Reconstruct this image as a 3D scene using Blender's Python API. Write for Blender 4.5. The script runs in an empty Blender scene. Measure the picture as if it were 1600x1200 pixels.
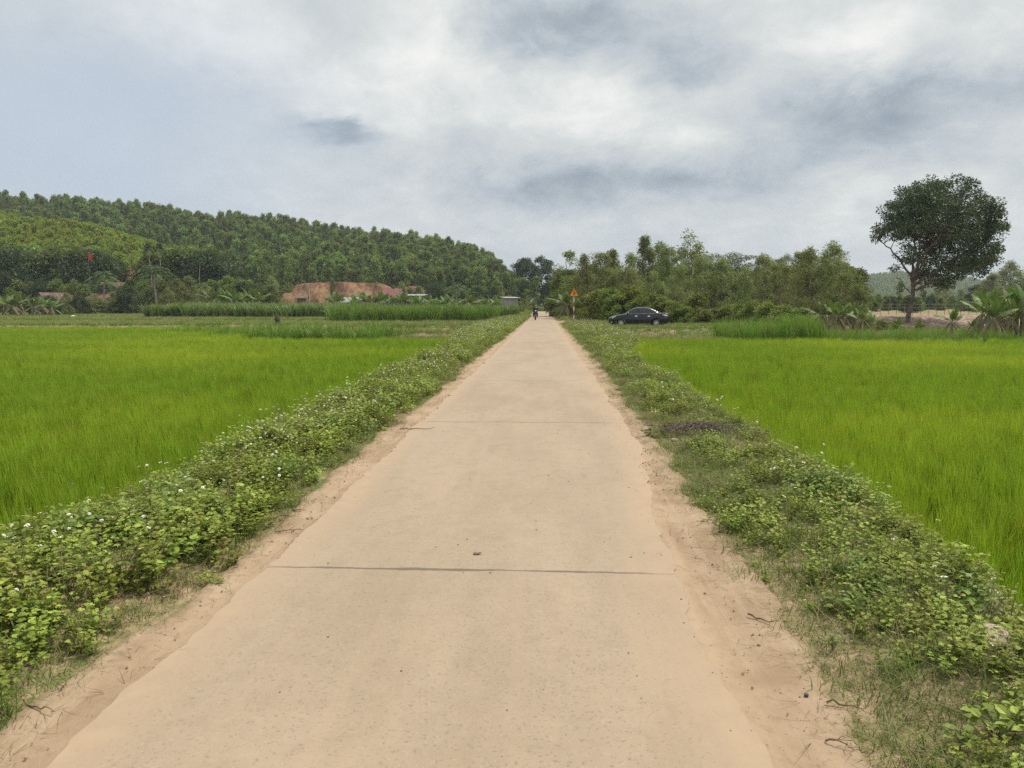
import bpy, math, random
import numpy as np
from mathutils import Vector, Matrix

R = math.radians
rng = np.random.default_rng(7)
random.seed(7)
SC = bpy.context.scene
COL = SC.collection

# ------------------------------------------------------------------ camera
FPX, CAMH = 1190.0, 1.6
PITCH, YAW = math.atan(122 / FPX), math.atan(50 / FPX)
cam_d = bpy.data.cameras.new('camera'); cam = bpy.data.objects.new('camera', cam_d); COL.objects.link(cam)
cam_d.sensor_width = 36; cam_d.lens = FPX / 1600 * 36; cam_d.clip_start = 0.05; cam_d.clip_end = 20000
cam.location = (0, 0, CAMH); cam.rotation_euler = (math.pi / 2 - PITCH, 0, YAW)
SC.camera = cam
_F = np.array([-math.sin(YAW) * math.cos(PITCH), math.cos(YAW) * math.cos(PITCH), -math.sin(PITCH)])
_R = np.array([math.cos(YAW), math.sin(YAW), 0.0]); _U = np.cross(_R, _F)
def pdir(px, py): return _F + (px - 800) / FPX * _R - (py - 600) / FPX * _U
def at(px, py, Y):                       # point of a sight line at a given distance
    d = pdir(px, py); t = Y / d[1]; return np.array([d[0] * t, Y, CAMH + d[2] * t])
def on(px, py, z=0.0):                   # point of a sight line at a given level
    d = pdir(px, py); t = (z - CAMH) / d[2]; return np.array([d[0] * t, d[1] * t, z])
def azel(px, py):
    d = pdir(px, py); d = d / np.linalg.norm(d); return math.atan2(d[0], d[1]), math.asin(d[2])

# ------------------------------------------------------------------ exposure / render
SC.view_settings.view_transform = 'Standard'; SC.view_settings.look = 'None'
SC.view_settings.exposure = 0.0; SC.view_settings.gamma = 1.0
SC.render.engine = 'CYCLES'
cy = SC.cycles
cy.max_bounces = 6; cy.diffuse_bounces = 3; cy.glossy_bounces = 2; cy.transmission_bounces = 3
cy.volume_bounces = 0; cy.transparent_max_bounces = 8
cy.use_denoising = False; cy.denoising_prefilter = 'NONE'; cy.denoising_input_passes = 'RGB_ALBEDO_NORMAL'
cy.use_adaptive_sampling = False; cy.adaptive_threshold = 0.01
cy.sample_clamp_indirect = 4.0; cy.sample_clamp_direct = 12.0

# ------------------------------------------------------------------ node helpers
def nd(nt, typ, ins=None, **props):
    n = nt.nodes.new(typ)
    for k, v in props.items(): setattr(n, k, v)
    for k, v in (ins or {}).items():
        s = n.inputs[k]
        if isinstance(v, bpy.types.NodeSocket): nt.links.new(v, s)
        elif isinstance(v, bpy.types.Node): nt.links.new(v.outputs[0], s)
        else: s.default_value = v
    return n
def mth(nt, op, a, b=0.0, c=0.0, clamp=False):
    n = nt.nodes.new('ShaderNodeMath'); n.operation = op; n.use_clamp = clamp
    for i, v in enumerate((a, b, c)):
        if isinstance(v, bpy.types.NodeSocket): nt.links.new(v, n.inputs[i])
        else: n.inputs[i].default_value = v
    return n.outputs[0]
def mixc(nt, f, a, b, mode='MIX'):
    n = nt.nodes.new('ShaderNodeMix'); n.data_type = 'RGBA'; n.blend_type = mode
    for i, v in ((0, f), (6, a), (7, b)):
        if isinstance(v, bpy.types.NodeSocket): nt.links.new(v, n.inputs[i])
        elif i == 0: n.inputs[i].default_value = v
        else: n.inputs[i].default_value = (*v, 1) if len(v) == 3 else v
    return n.outputs[2]
def smooth(nt, v, lo, hi):
    n = nt.nodes.new('ShaderNodeMapRange'); n.interpolation_type = 'SMOOTHSTEP'
    nt.links.new(v, n.inputs[0]); n.inputs[1].default_value = lo; n.inputs[2].default_value = hi
    return n.outputs[0]
def noise(nt, vec, scale, detail=4, rough=0.55, dist=0.0):
    n = nd(nt, 'ShaderNodeTexNoise', {'Scale': scale, 'Detail': detail, 'Roughness': rough, 'Distortion': dist})
    if vec is not None: nt.links.new(vec, n.inputs['Vector'])
    return n.outputs[0]
def scalev(nt, vec, s):
    n = nd(nt, 'ShaderNodeVectorMath', operation='MULTIPLY'); nt.links.new(vec, n.inputs[0]); n.inputs[1].default_value = s
    return n.outputs[0]

# ------------------------------------------------------------------ world (thin veiled sun, broken cloud)
SUN_EL, SUN_AZ = R(63), R(62)            # azimuth measured from +Y towards +X
sun_dir = (math.sin(SUN_AZ) * math.cos(SUN_EL), math.cos(SUN_AZ) * math.cos(SUN_EL), math.sin(SUN_EL))
W = bpy.data.worlds.new("World"); SC.world = W; W.use_nodes = True
nt = W.node_tree; nt.nodes.clear()
sky = nd(nt, 'ShaderNodeTexSky', sky_type='NISHITA', sun_disc=False, sun_elevation=SUN_EL, sun_rotation=SUN_AZ,
         altitude=50, air_density=1.0, dust_density=3.0, ozone_density=1.0)
tc = nd(nt, 'ShaderNodeTexCoord'); vdir = tc.outputs['Generated']
sx = nd(nt, 'ShaderNodeSeparateXYZ', {0: vdir})
az = mth(nt, 'ARCTAN2', sx.outputs[0], sx.outputs[1]); el = mth(nt, 'ARCSINE', sx.outputs[2])
den = mth(nt, 'ADD', mth(nt, 'MAXIMUM', sx.outputs[2], 0.0), 0.42)
pl = nd(nt, 'ShaderNodeCombineXYZ', {0: mth(nt, 'DIVIDE', sx.outputs[0], den), 1: mth(nt, 'DIVIDE', sx.outputs[1], den), 2: 0.3}).outputs[0]
n4 = noise(nt, pl, 9.0, 7, 0.6, 0.3); n1 = noise(nt, pl, 1.3, 8, 0.56, 0.35); n2 = noise(nt, pl, 3.4, 8, 0.6, 0.25); n3 = noise(nt, pl, 0.7, 3, 0.5)
azel_v = nd(nt, 'ShaderNodeCombineXYZ', {0: az, 1: mth(nt, 'MULTIPLY', el, 1.7), 2: 0.0}).outputs[0]
w1 = noise(nt, azel_v, 5.0, 8, 0.66, 0.3); w2 = noise(nt, azel_v, 7.3, 8, 0.66, 0.4)
azw = mth(nt, 'ADD', az, mth(nt, 'MULTIPLY', mth(nt, 'SUBTRACT', w1, 0.5), 0.22))
elw = mth(nt, 'ADD', el, mth(nt, 'MULTIPLY', mth(nt, 'SUBTRACT', w2, 0.5), 0.12))
def blob(px, py, rx, ry, amt):
    a0, e0 = azel(px, py)
    dx = mth(nt, 'DIVIDE', mth(nt, 'SUBTRACT', azw, a0), rx / FPX); dy = mth(nt, 'DIVIDE', mth(nt, 'SUBTRACT', elw, e0), ry / FPX)
    r2 = mth(nt, 'ADD', mth(nt, 'MULTIPLY', dx, dx), mth(nt, 'MULTIPLY', dy, dy))
    return mth(nt, 'MULTIPLY', mth(nt, 'EXPONENT', mth(nt, 'MULTIPLY', r2, -1.0)), amt)
B = mth(nt, 'ADD', mth(nt, 'MULTIPLY', mth(nt, 'SUBTRACT', n1, 0.5), 0.85), mth(nt, 'MULTIPLY', mth(nt, 'SUBTRACT', n2, 0.5), 0.85))
B = mth(nt, 'ADD', B, mth(nt, 'MULTIPLY', mth(nt, 'SUBTRACT', n4, 0.5), 0.62))
B = mth(nt, 'ADD', B, 0.63)
for bl in [(522, 208, 62, 22, -.62), (925, 40, 105, 42, -.62), (1080, 95, 95, 28, -.36), (790, 30, 70, 50, -.34),
           (1020, 295, 150, 36, -.42), (800, 300, 110, 35, -.30), (1430, 165, 165, 42, -.55), (1330, 235, 110, 42, -.28),
           (1230, 40, 90, 40, -.15), (880, 175, 130, 55, .16), (1040, 205, 140, 36, .14), (1290, 90, 110, 36, .16), (1520, 60, 130, 55, .10),
           (700, 40, 60, 50, .12), (530, 180, 60, 14, .22), (1250, 300, 80, 30, .14), (660, 120, 130, 80, .16), (330, 70, 200, 60, .22)]:
    B = mth(nt, 'ADD', B, blob(*bl))
B = mth(nt, 'MULTIPLY', B, 1.0, clamp=True)
ramp = nd(nt, 'ShaderNodeValToRGB', {0: B}); cr = ramp.color_ramp
cr.elements[0].position = 0.0; cr.elements[0].color = (2.9, 3.45, 4.0, 1)
cr.elements[1].position = 1.0; cr.elements[1].color = (8.2, 8.25, 8.05, 1)
e = cr.elements.new(0.38); e.color = (4.75, 5.25, 5.65, 1)
e = cr.elements.new(0.68); e.color = (6.1, 6.4, 6.4, 1)
# clearer blue-grey sky on the left
clear = mth(nt, 'SUBTRACT', 1.0, smooth(nt, mth(nt, 'ADD', azw, mth(nt, 'MULTIPLY', elw, 0.1)), -0.52, -0.10))
clear = mth(nt, 'MULTIPLY', clear, mth(nt, 'SUBTRACT', 1.0, mth(nt, 'MULTIPLY', smooth(nt, elw, 0.20, 0.40), 0.85)))
skyc = mixc(nt, 0.82, sky.outputs[0], (5.1, 5.85, 6.85))
base = mixc(nt, mth(nt, 'MULTIPLY', clear, 0.88), ramp.outputs[0], skyc)
# low air near the horizon evens out
low = mth(nt, 'SUBTRACT', 1.0, smooth(nt, el, -0.02, 0.17))
base = mixc(nt, mth(nt, 'MULTIPLY', low, 0.5), base, (5.5, 6.0, 6.3))
# brighter towards the veiled sun (above the frame)
dotn = nd(nt, 'ShaderNodeVectorMath', {0: vdir, 1: sun_dir}, operation='DOT_PRODUCT')
glow = mth(nt, 'ADD', 1.0, mth(nt, 'MULTIPLY', smooth(nt, dotn.outputs['Value'], 0.70, 1.0), 1.3))
base = mixc(nt, 1.0, base, nd(nt, 'ShaderNodeCombineXYZ', {0: glow, 1: glow, 2: glow}).outputs[0], 'MULTIPLY')
bg = nd(nt, 'ShaderNodeBackground', {'Color': base, 'Strength': 0.112})
wo = nd(nt, 'ShaderNodeOutputWorld', {'Surface': bg.outputs[0]})
W.cycles.sampling_method = 'MANUAL'; W.cycles.sample_map_resolution = 512

sd = bpy.data.lights.new('sun', 'SUN'); sun = bpy.data.objects.new('sun', sd); COL.objects.link(sun)
sd.energy = 3.1; sd.angle = R(3.5); sd.color = (1.0, 0.93, 0.82)
sun.rotation_euler = Vector(sun_dir).to_track_quat('Z', 'Y').to_euler(); sun.location = (0, 0, 60)

# ------------------------------------------------------------------ object helpers
def tag(o, label=None, cat=None, group=None, kind=None):
    if label: o['label'] = label
    if cat: o['category'] = cat
    if group: o['group'] = group
    if kind: o['kind'] = kind
    return o
def empty(name, loc, label, cat, group=None, rz=0.0, sc=1.0):
    o = bpy.data.objects.new(name, None); COL.objects.link(o)
    o.location = [float(v) for v in loc]; o.rotation_euler = (0, 0, rz); o.scale = (sc, sc, sc) if np.isscalar(sc) else sc
    return tag(o, label, cat, group)
def put(name, me, parent=None, loc=None, rot=None, sc=None):
    o = bpy.data.objects.new(name, me); COL.objects.link(o)
    if parent is not None: o.parent = parent
    if loc is not None: o.location = [float(v) for v in loc]
    if rot is not None: o.rotation_euler = rot
    if sc is not None: o.scale = (sc, sc, sc) if np.isscalar(sc) else sc
    return o
def copy_tree(o, parent=None):
    c = o.copy(); COL.objects.link(c)
    if parent is not None: c.parent = parent
    for ch in o.children: copy_tree(ch, c)
    return c

class Geo:
    def __init__(s): s.V = []; s.T = []; s.M = []; s.A = []; s.n = 0
    def add(s, V, T, mi=0, tint=None):
        V = np.asarray(V, float).reshape(-1, 3); T = np.asarray(T, int).reshape(-1, 3)
        s.V.append(V); s.T.append(T + s.n); s.M.append(np.full(len(T), mi, int))
        s.A.append(np.full(len(V), 0.5) if tint is None else np.broadcast_to(np.asarray(tint, float), (len(V),)).copy())
        s.n += len(V); return s
    def arrays(s): return np.concatenate(s.V), np.concatenate(s.T), np.concatenate(s.M), np.concatenate(s.A)
    def mesh(s, name, mats, smooth=False):
        V, T, M, A = s.arrays(); me = bpy.data.meshes.new(name)
        me.vertices.add(len(V)); me.vertices.foreach_set('co', V.astype(np.float32).ravel())
        me.loops.add(len(T) * 3); me.loops.foreach_set('vertex_index', T.astype(np.int32).ravel())
        me.polygons.add(len(T)); me.polygons.foreach_set('loop_start', (np.arange(len(T)) * 3).astype(np.int32))
        me.polygons.foreach_set('material_index', M.astype(np.int32))
        me.polygons.foreach_set('use_smooth', np.full(len(T), smooth))
        a = me.attributes.new('tint', 'FLOAT', 'POINT'); a.data.foreach_set('value', A.astype(np.float32))
        for m in mats: me.materials.append(m)
        me.update(calc_edges=True); return me
    def build(s, name, mats, parent=None, smooth=False, loc=None, rot=None):
        return put(name, s.mesh(name, mats if isinstance(mats, (list, tuple)) else [mats], smooth), parent, loc, rot)

def quads(F):
    F = np.asarray(F, int); return np.concatenate([F[:, [0, 1, 2]], F[:, [0, 2, 3]]])
def box(g, c, s, mi=0, rz=0.0, tint=None, taper=1.0):
    x, y, z = np.array(s) / 2
    V = np.array([[-x, -y, -z], [x, -y, -z], [x, y, -z], [-x, y, -z], [-x * taper, -y * taper, z], [x * taper, -y * taper, z], [x * taper, y * taper, z], [-x * taper, y * taper, z]])
    if rz: V = V @ np.array([[math.cos(rz), math.sin(rz), 0], [-math.sin(rz), math.cos(rz), 0], [0, 0, 1]])
    return g.add(V + np.array(c), quads([[0, 3, 2, 1], [4, 5, 6, 7], [0, 1, 5, 4], [1, 2, 6, 5], [2, 3, 7, 6], [3, 0, 4, 7]]), mi, tint)
def frames(P):
    P = np.asarray(P, float); D = np.gradient(P, axis=0); D /= np.linalg.norm(D, axis=1)[:, None] + 1e-9
    ref = np.array([0, 0, 1.0]) if abs(D[0, 2]) < 0.9 else np.array([1.0, 0, 0])
    A = np.cross(D, ref); A /= np.linalg.norm(A, axis=1)[:, None] + 1e-9
    return D, A, np.cross(A, D)
def tube(g, P, r, n=8, mi=0, cap=True, tint=None, flat=1.0):
    P = np.asarray(P, float); m = len(P); r = np.broadcast_to(np.asarray(r, float), (m,))
    D, A, Bn = frames(P); th = np.arange(n) / n * 2 * math.pi
    V = (P[:, None] + (A[:, None] * np.cos(th)[None, :, None] + Bn[:, None] * np.sin(th)[None, :, None] * flat) * r[:, None, None]).reshape(-1, 3)
    i = np.arange(m - 1)[:, None] * n; j = np.arange(n)[None]; j2 = (j + 1) % n
    F = np.stack([i + j, i + j2, i + n + j2, i + n + j], -1).reshape(-1, 4); T = quads(F)
    if cap:
        V = np.concatenate([V, P[:1], P[-1:]]); c0, c1 = m * n, m * n + 1; jj = np.arange(n); j3 = (jj + 1) % n
        T = np.concatenate([T, np.stack([np.full(n, c0), j3, jj], 1), np.stack([np.full(n, c1), (m - 1) * n + jj, (m - 1) * n + j3], 1)])
    return g.add(V, T, mi, tint)
def grid(g, P, mi=0, tint=None):        # P (a,b,3)
    a, b = P.shape[:2]; i = np.arange(a - 1)[:, None]; j = np.arange(b - 1)[None]
    F = np.stack([i * b + j, i * b + j + 1, (i + 1) * b + j + 1, (i + 1) * b + j], -1).reshape(-1, 4)
    return g.add(P.reshape(-1, 3), quads(F), mi, tint)
def prism(g, pts, y0, y1, mi=0, axis='y', tint=None):    # convex-ish polygon pts (u,z) swept along an axis
    pts = np.asarray(pts, float); n = len(pts); c = pts.mean(0)
    def mk(y):
        P = np.concatenate([pts, c[None]]); Y = np.full(len(P), y)
        return np.stack([P[:, 0], Y, P[:, 1]], 1) if axis == 'y' else np.stack([Y, P[:, 0], P[:, 1]], 1)
    V = np.concatenate([mk(y0), mk(y1)]); T = []
    for k in range(n):
        k2 = (k + 1) % n; T += [[n, k, k2], [n + 1 + n, n + 1 + k2, n + 1 + k], [k, n + 1 + k, n + 1 + k2], [k, n + 1 + k2, k2]]
    return g.add(V, T, mi, tint)
def disc_wheel(g, c, r, w, n=28, mi=0, axis=1, inner=None):
    th = np.arange(n + 1) / n * 2 * math.pi; ring = []
    prof = [(inner or r * 0.6, -w / 2), (r * 0.93, -w / 2), (r, -w * 0.32), (r, w * 0.32), (r * 0.93, w / 2), (inner or r * 0.6, w / 2)]
    P = np.array([[[rr * math.cos(t), yy, rr * math.sin(t)] for (rr, yy) in prof + prof[:1]] for t in th])
    if axis == 0: P = P[..., [1, 0, 2]]
    return grid(g, P + np.array(c), mi)
def unit(v): return v / (np.linalg.norm(v, axis=-1, keepdims=True) + 1e-9)
def leaves(g, C, D, L, Wd, r, fold=0.15, mi=0, tint=None, up=0.0):
    n = len(C); D = unit(D); rn = r.normal(size=(n, 3)); rn[:, 2] += up
    S = unit(np.cross(D, rn)); Nn = np.cross(S, D); L = np.broadcast_to(np.asarray(L, float), (n,))[:, None]; Wd = np.broadcast_to(np.asarray(Wd, float), (n,))[:, None]
    mid = C + D * L * 0.45
    V = np.stack([C, mid + S * Wd / 2 + Nn * Wd * fold, C + D * L, mid - S * Wd / 2 + Nn * Wd * fold], 1).reshape(-1, 3)
    b = np.arange(n) * 4; T = np.concatenate([np.stack([b, b + 1, b + 2], 1), np.stack([b, b + 2, b + 3], 1)])
    t = r.random(n) if tint is None else tint
    return g.add(V, T, mi, np.repeat(t, 4))

# ------------------------------------------------------------------ materials
MATS = {}
def newmat(name):
    m = bpy.data.materials.new(name); m.use_nodes = True; m.node_tree.nodes.clear(); MATS[name] = m
    return m, m.node_tree
def finish(nt, shader, bump=None, vol=None):
    nd(nt, 'ShaderNodeOutputMaterial', {'Surface': shader})
def bumpn(nt, h, dist, strength=0.6):
    return nd(nt, 'ShaderNodeBump', {'Height': h, 'Distance': dist, 'Strength': strength}).outputs[0]
def plain(name, col, rough=0.6, metal=0.0, var=0.12, scale=8.0, spec=0.5, coat=0.0, bump=0.0):
    m, t = newmat(name); tcn = nd(t, 'ShaderNodeTexCoord').outputs['Object']; n = noise(t, tcn, scale, 5, 0.6)
    f = mth(t, 'MULTIPLY', mth(t, 'SUBTRACT', n, 0.5), var * 4); hi = tuple(min(1, c * (1 + var * 2)) for c in col); lo = tuple(c * (1 - var * 2) for c in col)
    c = mixc(t, smooth(t, n, 0.3, 0.7), lo, hi)
    ins = {'Base Color': c, 'Roughness': rough, 'Metallic': metal, 'Specular IOR Level': spec, 'Coat Weight': coat}
    if bump: ins['Normal'] = bumpn(t, n, bump)
    finish(t, nd(t, 'ShaderNodeBsdfPrincipled', ins).outputs[0]); return m
def leafmat(name, lo, hi, trans=0.35, rough=0.5, patch=None, patch_scale=0.15, objvar=0.25, spec=0.35, tip=None):
    m, t = newmat(name)
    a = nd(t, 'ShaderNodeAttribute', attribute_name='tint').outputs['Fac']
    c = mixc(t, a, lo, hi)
    if tip is not None:
        tp = nd(t, 'ShaderNodeAttribute', attribute_name='tint'); c = mixc(t, smooth(t, a, 0.78, 1.0), c, tip)
    pos = nd(t, 'ShaderNodeNewGeometry').outputs['Position']
    if patch is not None:
        pn = noise(t, pos, patch_scale, 4, 0.6); c = mixc(t, smooth(t, pn, 0.42, 0.66), c, patch, 'MIX')
    rn = nd(t, 'ShaderNodeObjectInfo').outputs['Random']
    hs = nd(t, 'ShaderNodeHueSaturation', {'Color': c, 'Hue': mth(t, 'ADD', 0.5, mth(t, 'MULTIPLY', mth(t, 'SUBTRACT', rn, 0.5), 0.045 * min(1.0, objvar / 0.25))),
            'Value': mth(t, 'ADD', 1.0 - objvar, mth(t, 'MULTIPLY', rn, 2 * objvar))}).outputs[0]
    p = nd(t, 'ShaderNodeBsdfPrincipled', {'Base Color': hs, 'Roughness': rough, 'Specular IOR Level': spec})
    tr = nd(t, 'ShaderNodeBsdfTranslucent', {'Color': mixc(t, 0.5, hs, (0.9, 1.0, 0.35), 'MULTIPLY')})
    tr.inputs['Color'].default_value = (1, 1, 1, 1)
    mx = nd(t, 'ShaderNodeMixShader', {0: trans, 1: p.outputs[0], 2: tr.outputs[0]})
    finish(t, mx.outputs[0]); return m

# rice, weeds, trees
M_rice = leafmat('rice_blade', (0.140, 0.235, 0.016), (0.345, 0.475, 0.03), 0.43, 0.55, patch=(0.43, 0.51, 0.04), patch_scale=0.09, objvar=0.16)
M_weed = leafmat('weed_leaf', (0.13, 0.18, 0.028), (0.43, 0.48, 0.095), 0.34, 0.5, objvar=0.36, spec=0.2)
M_weed2 = leafmat('weed_leaf_dark', (0.095, 0.15, 0.024), (0.27, 0.34, 0.07), 0.30, 0.45, objvar=0.25, spec=0.25)
M_dry = leafmat('dry_grass_blade', (0.16, 0.15, 0.06), (0.36, 0.30, 0.16), 0.2, 0.8, objvar=0.25, spec=0.1)
M_turf = leafmat('short_grass_blade', (0.10, 0.16, 0.03), (0.24, 0.28, 0.08), 0.25, 0.6, objvar=0.25, spec=0.2)
M_field = leafmat('field_grass_blade', (0.11, 0.19, 0.03), (0.25, 0.31, 0.08), 0.25, 0.6, patch=(0.28, 0.27, 0.11), patch_scale=0.12, objvar=0.15, spec=0.2)
M_tallgrass = leafmat('tall_grass_blade', (0.10, 0.22, 0.02), (0.25, 0.35, 0.06), 0.35, 0.5, objvar=0.15)
M_reed = leafmat('reed_blade', (0.10, 0.18, 0.020), (0.22, 0.32, 0.05), 0.3, 0.5, objvar=0.2)
M_corn = leafmat('corn_blade', (0.09, 0.15, 0.03), (0.22, 0.29, 0.08), 0.3, 0.45, objvar=0.2)
M_grove = leafmat('grove_leaf', (0.13, 0.17, 0.045), (0.37, 0.40, 0.13), 0.36, 0.5, objvar=0.22, tip=(0.22, 0.19, 0.07))
M_grove2 = leafmat('bamboo_leaf', (0.09, 0.13, 0.04), (0.21, 0.24, 0.10), 0.28, 0.55, objvar=0.12)
M_bushy = leafmat('bush_leaf', (0.115, 0.155, 0.025), (0.29, 0.335, 0.06), 0.34, 0.45, objvar=0.22)
M_big = leafmat('broad_tree_leaf', (0.040, 0.072, 0.020), (0.11, 0.15, 0.045), 0.18, 0.42, objvar=0.05)
M_forest = leafmat('hill_tree_leaf', (0.085, 0.13, 0.028), (0.31, 0.37, 0.09), 0.34, 0.55, objvar=0.36)
M_young = leafmat('young_acacia_leaf', (0.19, 0.25, 0.025), (0.44, 0.49, 0.06), 0.35, 0.5, objvar=0.22)
M_darktree = leafmat('dark_tree_leaf', (0.04, 0.068, 0.022), (0.11, 0.15, 0.05), 0.25, 0.5, objvar=0.15)
M_palm = leafmat('palm_frond', (0.05, 0.10, 0.03), (0.16, 0.22, 0.07), 0.2, 0.4, objvar=0.15)
M_banana = leafmat('banana_leaf', (0.07, 0.12, 0.022), (0.18, 0.24, 0.055), 0.28, 0.5, objvar=0.25, spec=0.3)
M_banana_dry = leafmat('withered_banana_leaf', (0.13, 0.11, 0.06), (0.28, 0.24, 0.14), 0.15, 0.8, objvar=0.1, spec=0.1)
M_bark = plain('bark', (0.17, 0.13, 0.10), 0.9, var=0.2, scale=3.0, spec=0.1)
M_bark_pale = plain('pale_bark', (0.30, 0.26, 0.21), 0.9, var=0.2, scale=3.0, spec=0.1)
M_bstem = plain('banana_stem', (0.20, 0.19, 0.09), 0.7, var=0.25, scale=6.0)
M_petal = plain('white_petal', (0.80, 0.80, 0.76), 0.6, var=0.02)
M_yolk = plain('flower_centre', (0.65, 0.42, 0.03), 0.7, var=0.1)
M_twig = plain('dry_twig', (0.20, 0.13, 0.08), 0.9, var=0.2, scale=20)
M_stone = plain('stone', (0.42, 0.33, 0.24), 0.9, var=0.2, scale=14, bump=0.01)
M_stone2 = plain('brown_stone', (0.44, 0.25, 0.16), 0.9, var=0.15, scale=14, bump=0.01)

# ------------------------------------------------------------------ ground
def sst(a, b, v): t = np.clip((v - a) / (b - a), 0, 1); return t * t * (3 - 2 * t)
def vnoise(x, y, s, seed=0):             # cheap smooth noise
    a = np.zeros_like(np.asarray(x, float) + np.asarray(y, float))
    rr = np.random.default_rng(seed + 100)
    for k in range(7):
        th = rr.random() * 6.28; f = (1.0 + 0.9 * k) / s; ph = rr.random() * 6.28
        a = a + np.sin((x * math.cos(th) + y * math.sin(th)) * f * 2 + ph + 1.7 * np.sin((x * math.sin(th) - y * math.cos(th)) * f + ph)) / (1 + 0.8 * k)
    return a / 2.6
def eL(y): return -3.36 - 1.3 * sst(25, 45, y) + 0.13 * vnoise(0 * y, y, 3.0, 1)
def eR(y): return 2.28 + 0.27 * sst(3.2, 7.5, y) + 1.7 * sst(24, 38, y) + 0.13 * vnoise(0 * y, y, 3.0, 2)
def rise(y): return 0.9 * sst(90, 260, y)
def ground_z(x, y):
    x = np.asarray(x, float); y = np.asarray(y, float)
    zl = -0.6 + 0.32 * sst(61, 62.2, y) + 0.22 * sst(80, 130, y)
    zl = np.where(x > -16, np.maximum(zl, -0.6 + 0.30 * sst(50, 52, y)), zl)
    zr = -0.6 + 0.22 * sst(40.5, 42, y) + np.where(x < 18, 0.34 * sst(52, 54.5, y), 0) + 1.0 * sst(66, 77, y) * sst(20, 28, x) * (1 - 0.3 * sst(80, 140, y)) 
    zr = zr + 0.38 * sst(60, 90, y) * (1 - sst(20, 28, x)) * (x >= 18)
    zr = np.where((x < 18), zr, zr)
    zl = zl + 0.30 * np.exp(-((y - 63 - .3 * np.sin(x * .2)) / .7) ** 2) + 0.25 * np.exp(-((y - 88) / 1.0) ** 2) * (x < -14) + 0.35 * np.exp(-((y - 56.5 - .03 * x) / .6) ** 2) * (x > -17)
    zside = np.where(x < 0, zl, zr)
    el_, er_ = eL(y), eR(y)
    w = np.where(x < 0, sst(0.0, 0.65, el_ - x), sst(0.0, 0.65, x - er_))
    inner = np.where(x < 0, sst(1.95, 2.7, -x), sst(1.3, 2.0, x))
    ztop = -0.035 + inner * (0.07 + 0.05 * vnoise(x, y, 1.6, 3)) + 0.008 * vnoise(x, y, 0.5, 4)
    far = sst(62, 100, y)
    z = ztop * (1 - w) + zside * w
    return z + rise(y)
def axis(segs):
    out = []
    for a, b, s in segs: out += list(np.arange(a, b, s))
    return np.array(out + [segs[-1][1]])
gx = axis([(-4000, -400, 300), (-400, -60, 20), (-60, -12, 3), (-12, -5, 0.8), (-5, -1.2, 0.10), (-1.2, 0.6, 0.3), (0.6, 5.2, 0.10), (5.2, 14, 0.8), (14, 32, 1.5), (32, 80, 4), (80, 400, 20), (400, 4000, 300)])
gy = axis([(-60, 0, 5), (0, 12, 0.12), (12, 40, 0.4), (40, 90, 0.8), (90, 280, 6), (280, 600, 30), (600, 6000, 400)])
GX, GY = np.meshgrid(gx, gy, indexing='xy')
GZ = ground_z(GX, GY)
g = Geo(); grid(g, np.stack([GX, GY, GZ], -1))
m, t = newmat('earth_and_turf'); pos = nd(t, 'ShaderNodeNewGeometry').outputs['Position']; sp = nd(t, 'ShaderNodeSeparateXYZ', {0: pos})
big = noise(t, pos, 0.25, 5, 0.6); fine = noise(t, pos, 9.0, 6, 0.65)
soil = mixc(t, smooth(t, fine, 0.35, 0.65), (0.24, 0.17, 0.10), (0.40, 0.29, 0.18))
turf = mixc(t, smooth(t, fine, 0.3, 0.7), (0.10, 0.14, 0.035), (0.20, 0.22, 0.07))
c = mixc(t, smooth(t, mth(t, 'ADD', big, mth(t, 'MULTIPLY', fine, 0.35)), 0.55, 0.75), turf, soil)
mud = mixc(t, fine, (0.03, 0.045, 0.012), (0.06, 0.085, 0.02))
c = mixc(t, smooth(t, sp.outputs[2], -0.42, -0.56), c, mud)
finish(t, nd(t, 'ShaderNodeBsdfPrincipled', {'Base Color': c, 'Roughness': 0.95, 'Specular IOR Level': 0.1, 'Normal': bumpn(t, fine, 0.03)}).outputs[0])
tag(g.build('ground', m, smooth=True), kind='structure')

# concrete road and dusty shoulders -----------------------------------------
JOINT = float(on(740, 894)[1])
def road_z(x, y): return 0.012 - 0.006 * ((x + 0.25) / 1.4) ** 2 + rise(y)
ry = axis([(-20, 0, 1), (0, 14, 0.05), (14, 30, 0.15), (30, 90, 0.6), (90, 300, 4)])
def jag(y, k): return 0.022 * vnoise(0 * y, y, 0.28, k) + 0.014 * vnoise(0 * y, y, 0.09, k + 1)
def edgeCL(y): return jag(y, 300) - 1.70 + 0.05 * vnoise(0 * y, y, 1.1, 11)
def edgeCR(y): return jag(y, 310) + 0.78 + 0.34 * sst(4.6, 9.5, y) + 0.06 * vnoise(0 * y, y, 1.0, 12)
fr = np.linspace(0, 1, 14)
XL, XR = edgeCL(ry), edgeCR(ry)
PX = XL[:, None] * (1 - fr) + XR[:, None] * fr; PY = np.repeat(ry[:, None], 14, 1)
g = Geo(); P = np.stack([PX, PY, road_z(PX, PY)], -1); grid(g, P[:, ::1])
m, t = newmat('dusty_concrete'); pos = nd(t, 'ShaderNodeNewGeometry').outputs['Position']; sp = nd(t, 'ShaderNodeSeparateXYZ', {0: pos})
X, Y = sp.outputs[0], sp.outputs[1]
big = noise(t, scalev(t, pos, (1.2, 0.35, 1)), 1.0, 5, 0.6); mid = noise(t, pos, 6.0, 5, 0.6); fine = noise(t, pos, 60.0, 4, 0.7); strk = noise(t, scalev(t, pos, (5.0, 0.12, 1)), 1.5, 5, 0.6)
trans_str = noise(t, scalev(t, pos, (0.4, 9.0, 1)), 2.0, 4, 0.6)
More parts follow.
